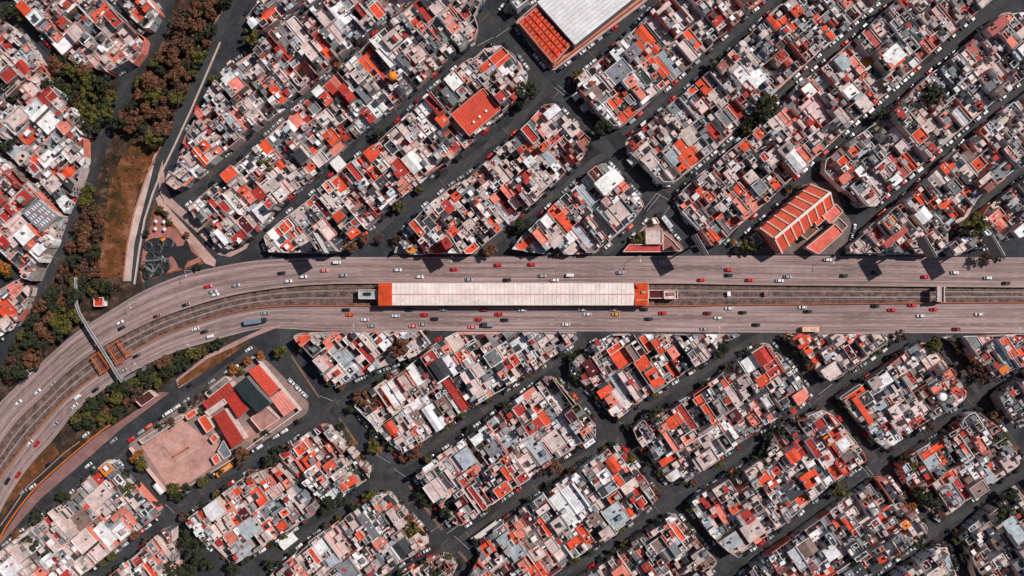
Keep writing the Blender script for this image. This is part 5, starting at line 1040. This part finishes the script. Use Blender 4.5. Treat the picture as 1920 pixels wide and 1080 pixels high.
def long_vehicle(name, x, y, ang, L, wd, hh, c1, c2, lab, cat, trailer=True):
    p = px(x, y); e = empty(name, (*p, .03), math.radians(ang)); tag(e, lab, cat); m = MB(); k = lin((20, 20, 20))
    cabl = 2.2 if trailer else 0
    m.box(-cabl / 2 - (.2 if trailer else 0), 0, .7, L - cabl - .3, wd, hh - .7, 0, lin(c1)); m.build('trailer' if trailer else 'body', M_PAINT, e)
    if trailer:
        m = MB(); m.prism([(L / 2 - cabl, -wd / 2 * .95), (L / 2, -wd / 2 * .9), (L / 2, wd / 2 * .9), (L / 2 - cabl, wd / 2 * .95)], .5, 2.7, lin(c2)); m.build('cab', M_PAINT, e)
        m = MB(); m.box(L / 2 + .02, 0, 1.5, .06, wd * .8, 1.0, 0, (0, 0, 0)); m.build('windscreen', M_GLASS, e)
    else:
        m = MB(); m.box(L / 2 - .12, 0, 1.3, .3, wd * .92, 1.3, 0, (0, 0, 0)); m.box(0, 0, 1.5, L * .9, wd + .04, .8, 0, (0, 0, 0)); m.build('windows', M_GLASS, e)
        m = MB()
        for kx in (-.25, .12, .3): m.box(L * kx, 0, hh, 1.4, 1.1, .22, 0, lin((176, 172, 170)))
        m.build('roof_hatch', M_PAINT, e)
    for wx in (-L * .36, -L * .28, L * .36):
        for s in (-1, 1):
            m = MB(); n = 10
            for yy in (s * wd / 2, s * (wd / 2 - .3)): m.face([(wx + .48 * math.cos(i * 2 * math.pi / n), yy, .48 + .48 * math.sin(i * 2 * math.pi / n)) for i in range(n)], k)
            for i in range(n):
                a0, a1 = i * 2 * math.pi / n, (i + 1) * 2 * math.pi / n
                m.face([(wx + .48 * math.cos(a0), s * wd / 2, .48 + .48 * math.sin(a0)), (wx + .48 * math.cos(a1), s * wd / 2, .48 + .48 * math.sin(a1)), (wx + .48 * math.cos(a1), s * (wd / 2 - .3), .48 + .48 * math.sin(a1)), (wx + .48 * math.cos(a0), s * (wd / 2 - .3), .48 + .48 * math.sin(a0))], k)
            m.build('wheel', M_TANK, e)
long_vehicle('truck', 481, 602, 8, 12, 2.6, 3.4, (108, 124, 138), (40, 50, 66), 'long blue-grey truck on the lower carriageway bend', 'truck')
long_vehicle('truck', 916, 608, 180, 6.5, 2.3, 2.8, (130, 134, 134), (60, 64, 66), 'grey box truck on lower carriageway below the station', 'truck')
long_vehicle('bus', 1516, 617, 0, 9.5, 2.6, 3.1, (232, 176, 140), (230, 190, 150), 'cream orange bus at lower edge of the highway', 'bus', False)
long_vehicle('bus', 424, 879, 38, 10.5, 2.7, 3.2, (226, 130, 30), (220, 130, 30), 'amber school bus parked below the playground wall', 'bus', False)
long_vehicle('truck', 279, 943, -50, 13, 3.2, 3.8, (200, 200, 204), (210, 50, 56), 'white trailer with red cab parked below the school playground', 'truck')
long_vehicle('truck', 908, 994, 216, 17, 2.9, 3.8, (206, 196, 190), (232, 230, 230), 'long white trailer truck crossing the lower centre junction', 'truck')
long_vehicle('bus', 1249, 417, -52, 8, 2.6, 3.1, (196, 198, 200), (200, 200, 200), 'white bus in the avenue beside the triangular island', 'bus', False)
long_vehicle('bus', 1104, 829, 36, 7, 2.6, 3, (232, 232, 232), (230, 230, 230), 'white minibus at corner of the lower centre block', 'bus', False)
long_vehicle('bus', 1677, 915, -50, 8.5, 2.6, 3.1, (206, 206, 206), (230, 230, 230), 'white bus in the lower right avenue', 'bus', False)
long_vehicle('truck', 1650, 402, 40, 5, 2.4, 2.8, (226, 90, 50), (226, 90, 50), 'orange delivery truck in the street above the tiled courtyard house', 'truck')
# market awnings set up in the streets
def awning(x, y, w, l, ang, col, lab):
    p = px(x, y, 3); e = empty('market_awning', (*p, 0), math.radians(ang)); tag(e, lab, 'awning')
    m = MB(); W2, L2 = w * S / 2, l * S / 2
    m.face([(-W2, -L2, 3), (W2, -L2, 3), (W2, 0, 3.6), (-W2, 0, 3.6)], lin(col)); m.face([(-W2, 0, 3.6), (W2, 0, 3.6), (W2, L2, 3), (-W2, L2, 3)], lin(col)); m.build('canopy', M_TRIM, e)
    for sx in (-1, 1):
        for sy in (-1, 1):
            m = MB(); m.box(sx * W2 * .95, sy * L2 * .95, 0, .12, .12, 3, 0, lin(PAL['G'])); m.build('post', M_STRUCT, e)
awning(634, 307, 23, 24, 40, (226,222,222), 'big square white awning over the street below the first strips')
awning(540, 1014, 34, 19, 38, (232,230,228), 'long white awning over the street at lower left')
awning(1187, 301, 17, 17, 40, (186,188,190), 'grey square awning beside the avenue above the triangular island')
awning(1080, 181, 13, 12, 40, (206,206,208), 'pale square awning on the avenue below the market')
awning(1096, 201, 15, 14, 40, (150,150,152), 'darker grey square awning on the avenue below the market')
awning(297, 917, 22, 10, -50, (230,228,228), 'long white awning on pavement left of the school corner')

# ------------------------------------------------------------ street lamps
for i, (x, y, ang, lab) in enumerate(((257,567,-60,'lamp above the highway bend, right of the footbridge'),(70,690,-40,'lamp left of the footbridge beside upper carriageway'),(274,687,120,'lamp below lower carriageway, right of the footbridge'),(371,652,120,'lamp below lower carriageway near the tip of the green strip'),(670,618,90,'lamp below the highway near left end of station'),(849,481,-90,'lamp above the highway over left half of station'),(1549,484,-90,'lamp above the highway beside the church block'),(360,508,-70,'lamp above the highway beside the skate playground'),(1195,480,-90,'lamp above the highway at the triangular island'),(1890,624,90,'lamp below the highway near the right edge'),(1340,622,90,'lamp below the highway right of the station'))):
    e = empty('street_lamp', (*px(x, y), 0), math.radians(ang)); tag(e, lab, 'street lamp', 'street lamps along the highway')
    m = MB(); m.cyl(0, 0, .03, .16, 9, lin((190, 186, 184)), 8, r2=.1); m.build('pole', M_STRUCT, e)
    m = MB(); m.beam((0, 0, 9), (2.6, 0, 9.4), .12, lin((200, 196, 194))); m.build('arm', M_STRUCT, e)
    m = MB(); m.box(3.0, 0, 9.3, 1.0, .4, .18, 0, lin((226, 224, 222))); m.build('lamp_head', M_STRUCT, e)

# ------------------------------------------------------------ trees
def crown_mesh(seed, mat, dens=900):
    r = random.Random(seed); m = MB(); cl = []
    for _ in range(16):
        th = r.uniform(0, 6.283); rad = math.sqrt(r.random()) * .78; cl.append((rad * math.cos(th), rad * math.sin(th), r.uniform(-.32, .42) * (1 - rad * .5), r.uniform(.14, .38)))
    for _ in range(dens):
        c_ = r.choice(cl); d = Vector((r.gauss(0, 1), r.gauss(0, 1), r.gauss(0, 1))); d.normalize(); k = c_[3] * r.uniform(.72, 1.08)
        p = Vector((c_[0], c_[1], c_[2])) + Vector((d.x * k, d.y * k, d.z * k * .8)); n = (d + Vector((r.uniform(-.6, .6), r.uniform(-.6, .6), r.uniform(-.2, .8)))).normalized()
        u = n.orthogonal().normalized(); u.rotate(__import__('mathutils').Quaternion(n, r.uniform(0, 6.28))); w = n.cross(u); s = r.uniform(.05, .12)
        m.face([tuple(p + u * s + w * s * .5), tuple(p - u * s * .4 + w * s), tuple(p - u * s - w * s * .5), tuple(p + u * s * .4 - w * s)], (.5, .5, .5))
    o = m.build('crown', mat); d = o.data; bpy.data.objects.remove(o); return d
def trunk_mesh(seed):
    r = random.Random(seed); m = MB(); bc = lin((74, 58, 48))
    m.cyl(0, 0, -1.0, .09, .8, bc, 8, r2=.055)
    for i in range(5):
        a = i * 1.256 + r.uniform(-.3, .3); m.beam((0, 0, -.35), (.42 * math.cos(a), .42 * math.sin(a), r.uniform(-.05, .2)), .045, bc)
    o = m.build('trunk', M_BARK); d = o.data; bpy.data.objects.remove(o); return d
CR = {k: [crown_mesh(i * 7 + ord(k), LEAF[k], 420 if k == 'd' else 900) for i in range(3)] for k in LEAF}
TR = [trunk_mesh(i) for i in range(3)]
trees = []
def scatter(poly, n, kinds, r0, r1, phrase, seed, md=.78):
    r = random.Random(seed); xs = [p[0] for p in poly]; ys = [p[1] for p in poly]; k = 0; got = []
    for _ in range(n * 60):
        if k >= n: break
        x, y = r.uniform(min(xs), max(xs)), r.uniform(min(ys), max(ys))
        if not inside((x, y), poly): continue
        rr = r.uniform(r0, r1)
        if any(math.hypot(x - q[0], y - q[1]) < md * (rr + q[2]) for q in got): continue
        got.append((x, y, rr)); trees.append((x, y, rr, r.choice(kinds), phrase)); k += 1
scatter([(345,-5),(425,-5),(395,75),(360,145),(322,222),(296,262),(240,258),(222,235),(245,170),(285,125),(318,65)], 60, 'bbdbbogdbg', 8, 18, 'in the park beside the canal lane', 1, .66)
scatter([(98,112),(150,125),(215,152),(205,205),(180,240),(160,240),(135,195),(112,165)], 24, 'ggogobg', 9, 17, 'between the two dark roads at upper left', 2, .58)
scatter([(165,350),(190,395),(188,440),(178,480),(190,520),(228,532),(200,560),(140,545),(105,540),(130,470),(150,410)], 38, 'ggdodbdbg', 7, 16, 'on the wooded left edge of the lawn', 3, .64)
scatter([(25,640),(60,590),(100,545),(140,555),(142,600),(100,645),(50,690),(10,720)], 34, 'ggobdgg', 8, 17, 'in the wood left of the footbridge', 4, .55)
scatter([(130,785),(175,750),(225,718),(280,690),(330,668),(380,650),(430,636),(400,655),(345,685),(310,712),(280,728),(250,745),(235,770),(200,790),(160,805)], 48, 'ggoggogbd', 7, 14, 'in the green strip below the highway', 5, .55)
IND = '390,735,8,g 375,745,9,d 362,755,8,d 345,768,7,g 318,792,10,d 300,800,8,g 410,725,7,o 452,695,8,o 500,812,7,g 485,825,6,o 560,790,6,g 375,772,6,o 262,850,8,y 380,905,9,o 395,893,7,g 413,885,7,g 450,870,9,d 1420,468,8,g 1405,470,8,g 1385,470,7,g 1222,447,6,o 1375,455,6,y 1480,352,6,g 1570,478,4,g 800,622,5,g 880,655,5,d 300,392,7,o 310,400,6,g 318,415,6,o 350,440,6,b 275,438,7,g 268,500,5,o 372,500,7,g 180,50,9,g 168,60,7,d 205,80,8,g 215,92,7,g 190,95,6,o 118,112,9,g 470,70,15,o 400,148,9,o 738,42,7,o 640,98,8,g 633,122,7,y 498,305,14,o 485,325,10,g 595,323,8,g 748,386,12,o 786,353,9,o 824,323,6,g 710,250,12,g 862,296,7,g 987,175,20,g 972,195,13,g 1085,142,12,o 1133,240,16,g 1063,222,8,o 1105,280,9,g 1335,122,10,g 1430,205,22,g 1415,225,16,g 1445,190,14,o 1400,240,10,o 1752,180,20,g 1740,165,12,g 1655,215,14,g 1330,210,8,g 1645,240,10,o 980,418,14,g 968,430,9,g 658,462,13,b 683,448,9,b 712,446,9,d 920,470,13,b 744,450,10,d 1195,447,10,o 1045,477,5,o 1400,460,11,o 1420,465,10,g 1830,420,20,o 1815,440,14,g 1760,455,12,g 1745,465,10,g 1850,485,13,d 1870,482,12,g 1500,352,6,o 1480,358,5,y 525,660,12,o 748,650,19,b 700,683,9,o 488,667,9,y 438,692,10,y 466,678,9,y 677,745,15,b 702,755,8,d 715,718,9,g 700,745,8,g 960,720,14,d 990,695,12,d 1012,685,10,d 1080,700,13,g 1102,660,11,g 1125,745,9,o 1230,775,15,g 1310,685,11,g 1355,658,15,g 1230,740,9,o 1380,690,10,d 1690,630,13,d 1645,655,10,o 1750,648,14,o 1475,632,9,b 1510,675,8,g 1505,745,12,b 1560,790,10,y 1455,662,8,g 1465,685,7,g 1825,690,16,d 1840,710,12,d 1650,700,9,d 1630,712,8,o 1740,800,14,d 1790,640,10,o 455,852,14,b 265,870,13,o 252,860,9,y 325,915,11,o 352,915,9,g 340,930,10,g 327,932,9,g 385,900,9,o 240,915,12,o 220,895,10,o 122,928,12,g 70,970,14,g 35,1003,12,b 60,1015,14,g 85,1035,12,g 210,1043,9,o 190,1055,8,o 510,860,14,g 520,845,9,g 440,1065,13,g 460,1050,10,g 350,1010,16,g 370,1000,12,d 345,970,11,d 380,1020,14,g 365,1045,16,g 330,1065,18,g 360,1070,14,g 390,1060,12,g 280,1015,11,d 620,940,13,g 640,935,13,g 610,955,10,g 665,950,10,g 690,935,12,o 700,925,9,o 670,960,9,g 580,962,8,g 515,1020,8,g 505,1060,10,g 700,835,12,o 710,845,8,y 775,850,14,b 785,835,9,b 755,858,8,b 672,860,6,y 652,880,7,o 672,882,7,o 634,832,6,o 640,846,6,y 600,815,6,o 790,925,13,g 802,940,11,g 838,965,12,g 830,950,9,g 915,955,6,o 805,860,9,o 775,990,12,o 765,1000,11,o 790,1000,9,g 780,1015,10,o 640,800,8,g 650,815,6,o 660,830,6,y 950,765,12,g 955,790,10,g 1045,717,8,o 1065,745,10,o 1085,775,12,o 1090,790,8,d 1043,878,14,b 1072,885,10,d 1122,860,9,d 1112,865,7,g 1170,870,7,o 1190,888,8,d 1225,920,10,b 1165,850,6,o 1206,845,7,b 1240,885,8,o 1345,865,10,o 1375,890,12,g 1365,900,8,g 1300,905,7,b 1312,965,8,b 1078,1050,10,o 1105,1035,9,g 1125,1020,7,g 968,960,5,g 1315,1030,8,o 1335,1055,6,o 1215,870,6,g 1460,800,12,g 1440,820,9,g 1575,918,15,o 1560,905,10,g 1705,870,14,o 1695,860,10,g 1725,920,14,g 1735,930,11,g 1750,945,13,g 1690,930,9,o 1710,950,9,y 1765,965,8,b 1875,820,14,o 1900,845,9,y 1880,960,18,g 1900,930,14,g 1915,960,14,g 1825,985,6,g 1815,992,6,g 1570,960,6,b 1495,1000,6,o 1465,1030,7,o 1445,1045,6,o 1722,1020,10,g 1600,1060,12,g 1640,1070,9,g 1880,1060,12,d 1870,780,12,b 1810,1045,10,g 815,1070,12,g 840,1070,10,b 1120,1000,6,o 1055,1005,7,o 1500,905,7,b 1180,800,7,g 1260,300,6,g 1650,1005,7,o 1835,790,8,o 20,15,14,g 5,30,14,g 40,28,12,o 5,160,16,g 22,180,14,g 90,160,13,g 105,150,10,o 135,215,12,o 155,215,11,o 175,100,6,g 200,85,8,o 100,250,9,g 15,270,14,g 8,265,10,g 5,500,14,y 15,512,10,o'
for q in IND.split():
    a = q.split(',')
    trees.append((float(a[0]), float(a[1]), float(a[2]), a[3], None))
rq = random.Random(31)
for key in BL:
    if BL[key][0] == U or key in ('B2',): continue
    pc = ccw(BW[key])
    for i in range(len(pc)):
        a, b = pc[i], pc[(i + 1) % len(pc)]; l = math.dist(a, b); s_ = rq.uniform(5, 40)
        while s_ < l:
            q = lerp2(a, b, s_ / l); q = (q[0] + rq.uniform(-3, 3), q[1] + rq.uniform(-3, 3))
            if 0 < q[0] < 1920 and 640 < q[1] < 1078 and not any(math.hypot(q[0] - t[0], q[1] - t[1]) < 14 for t in trees): trees.append((q[0], q[1], rq.uniform(4, 10), rq.choice('gggodgdogb'), None))
            s_ += rq.uniform(16, 58)
def nearest(x, y):
    best = None
    for key, poly in allp:
        d = min(dist_seg((x, y), poly[i], poly[(i + 1) % len(poly)]) for i in range(len(poly)))
        if inside((x, y), poly): d = 0
        if best is None or d < best[0]: best = (d, key)
    k = best[1]; return 'by ' + (BL[k][2] if k in BL else {'T5b': 'the triangular traffic island', 'market': 'the white market', 'church': 'the orange church', 'school': 'the school', 'topright': 'the top right corner'}[k])
trees = [t if t[4] else (t[0], t[1], t[2], t[3], nearest(t[0], t[1])) for t in trees]
trees.sort(key=lambda t: -t[2]); extra_trees = trees[300:]; trees = trees[:300]
g_ = {}
for t in trees: g_.setdefault((t[3], t[4]), []).append(t)
rt = random.Random(5)
for k, L in g_.items():
    L.sort(key=lambda t: t[0])
    for i, (x, y, rr, kd, ph) in enumerate(L):
        nm = LNAME[kd] + ' tree'
        if len(L) == 1: lab = 'the only %s %s' % (nm, ph)
        elif i == 0: lab = 'leftmost of the %ss %s' % (nm, ph)
        elif i == len(L) - 1: lab = 'rightmost of the %ss %s' % (nm, ph)
        else: lab = '%s %s from the left %s' % (ordn(i + 1), nm, ph)
        R = rr * S * 1.12; hz = R * rt.uniform(1.15, 1.5); p = px(x, y, hz)
        e = empty('tree', (*p, 0)); tag(e, lab, 'tree', 'trees of the streets and the park')
        o = bpy.data.objects.new('crown', rt.choice(CR[kd])); C.objects.link(o); o.parent = e; o.location = (0, 0, hz + .3); o.scale = (R * rt.uniform(.92, 1.1), R * rt.uniform(.92, 1.1), R * rt.uniform(.8, 1.05)); o.rotation_euler = (0, 0, rt.uniform(0, 6.28))
        o = bpy.data.objects.new('trunk', rt.choice(TR)); C.objects.link(o); o.parent = e; o.location = (0, 0, hz + .3); o.scale = (R, R, hz + .3)
print('trees', len(trees), 'dropped', len(extra_trees))

if extra_trees:
    m = MB()
    for x, y, rr, kd, ph in extra_trees:
        R = rr * S * 1.12; hz = R * 1.3 + .3; p = px(x, y, hz); c_ = lin({'g': (48, 56, 36), 'o': (82, 78, 36), 'b': (112, 70, 48), 'y': (150, 92, 42), 'd': (86, 62, 52)}[kd])
        src = rt.choice(CR[kd]); n0 = len(m.v)
        m.v += [(p[0] + v_.co.x * R, p[1] + v_.co.y * R, hz + v_.co.z * R) for v_ in src.vertices]
        for f in src.polygons: m.f.append(tuple(i + n0 for i in f.vertices)); m.c.append(c_)
        m.cyl(*p, 0, .15, hz, lin((74, 58, 48)), 6)
    tag(m.build('small_trees', M_BARK), 'smallest remaining trees and shrubs along the streets', 'trees', kind='stuff')
# undergrowth of the park and the verges
ru = random.Random(8); m = MB(); UC = [lin(c) for c in ((44,48,30),(60,58,32),(92,60,40),(120,78,50),(70,52,42),(36,40,30),(140,104,84))]
UP = [[(345,-5),(425,-5),(395,75),(360,145),(322,222),(296,262),(240,258),(222,235),(245,170),(285,125),(318,65)], [(98,112),(150,125),(215,152),(205,205),(180,240),(160,240),(135,195),(112,165)], [(165,350),(190,395),(188,440),(178,480),(190,520),(228,532),(200,560),(140,545),(105,540),(130,470),(150,410)], [(25,640),(60,590),(100,545),(140,555),(142,600),(100,645),(50,690),(10,720)], [(130,785),(175,750),(225,718),(280,690),(330,668),(380,650),(430,636),(400,655),(345,685),(310,712),(280,728),(250,745),(235,770),(200,790),(160,805)], [(192,300),(230,290),(215,340),(200,400),(185,380)], [(300,268),(296,290),(262,350),(246,410),(230,520),(190,520),(195,430),(225,300)], [(28,912),(98,830),(112,850),(55,905),(2,975)], [(336,712),(450,645),(430,668),(334,726)]]
for poly in UP:
    xs = [p[0] for p in poly]; ys = [p[1] for p in poly]
    for _ in range(int(abs(area(poly)) / (26 if poly not in UP[-3:] else 90))):
        x, y = ru.uniform(min(xs), max(xs)), ru.uniform(min(ys), max(ys))
        if not inside((x, y), poly): continue
        p = px(x, y); c_ = ru.choice(UC); rr = ru.uniform(.5, 1.6)
        for _k in range(14):
            a = ru.uniform(0, 6.28); d = rr * math.sqrt(ru.random()); q = (p[0] + d * math.cos(a), p[1] + d * math.sin(a), ru.uniform(.1, .5 + rr * .7 * (1 - d / rr * .7)))
            u_ = Vector((ru.gauss(0, 1), ru.gauss(0, 1), ru.gauss(0, .5))).normalized() * ru.uniform(.15, .35); w_ = u_.cross(Vector((ru.uniform(-.4, .4), ru.uniform(-.4, .4), 1))) ; Q = Vector(q)
            m.face([tuple(Q + u_), tuple(Q + w_), tuple(Q - u_), tuple(Q - w_)], c_)
tag(m.build('undergrowth', M_BARK), 'tangled low undergrowth and shrubs beneath the park trees', 'undergrowth', kind='stuff')
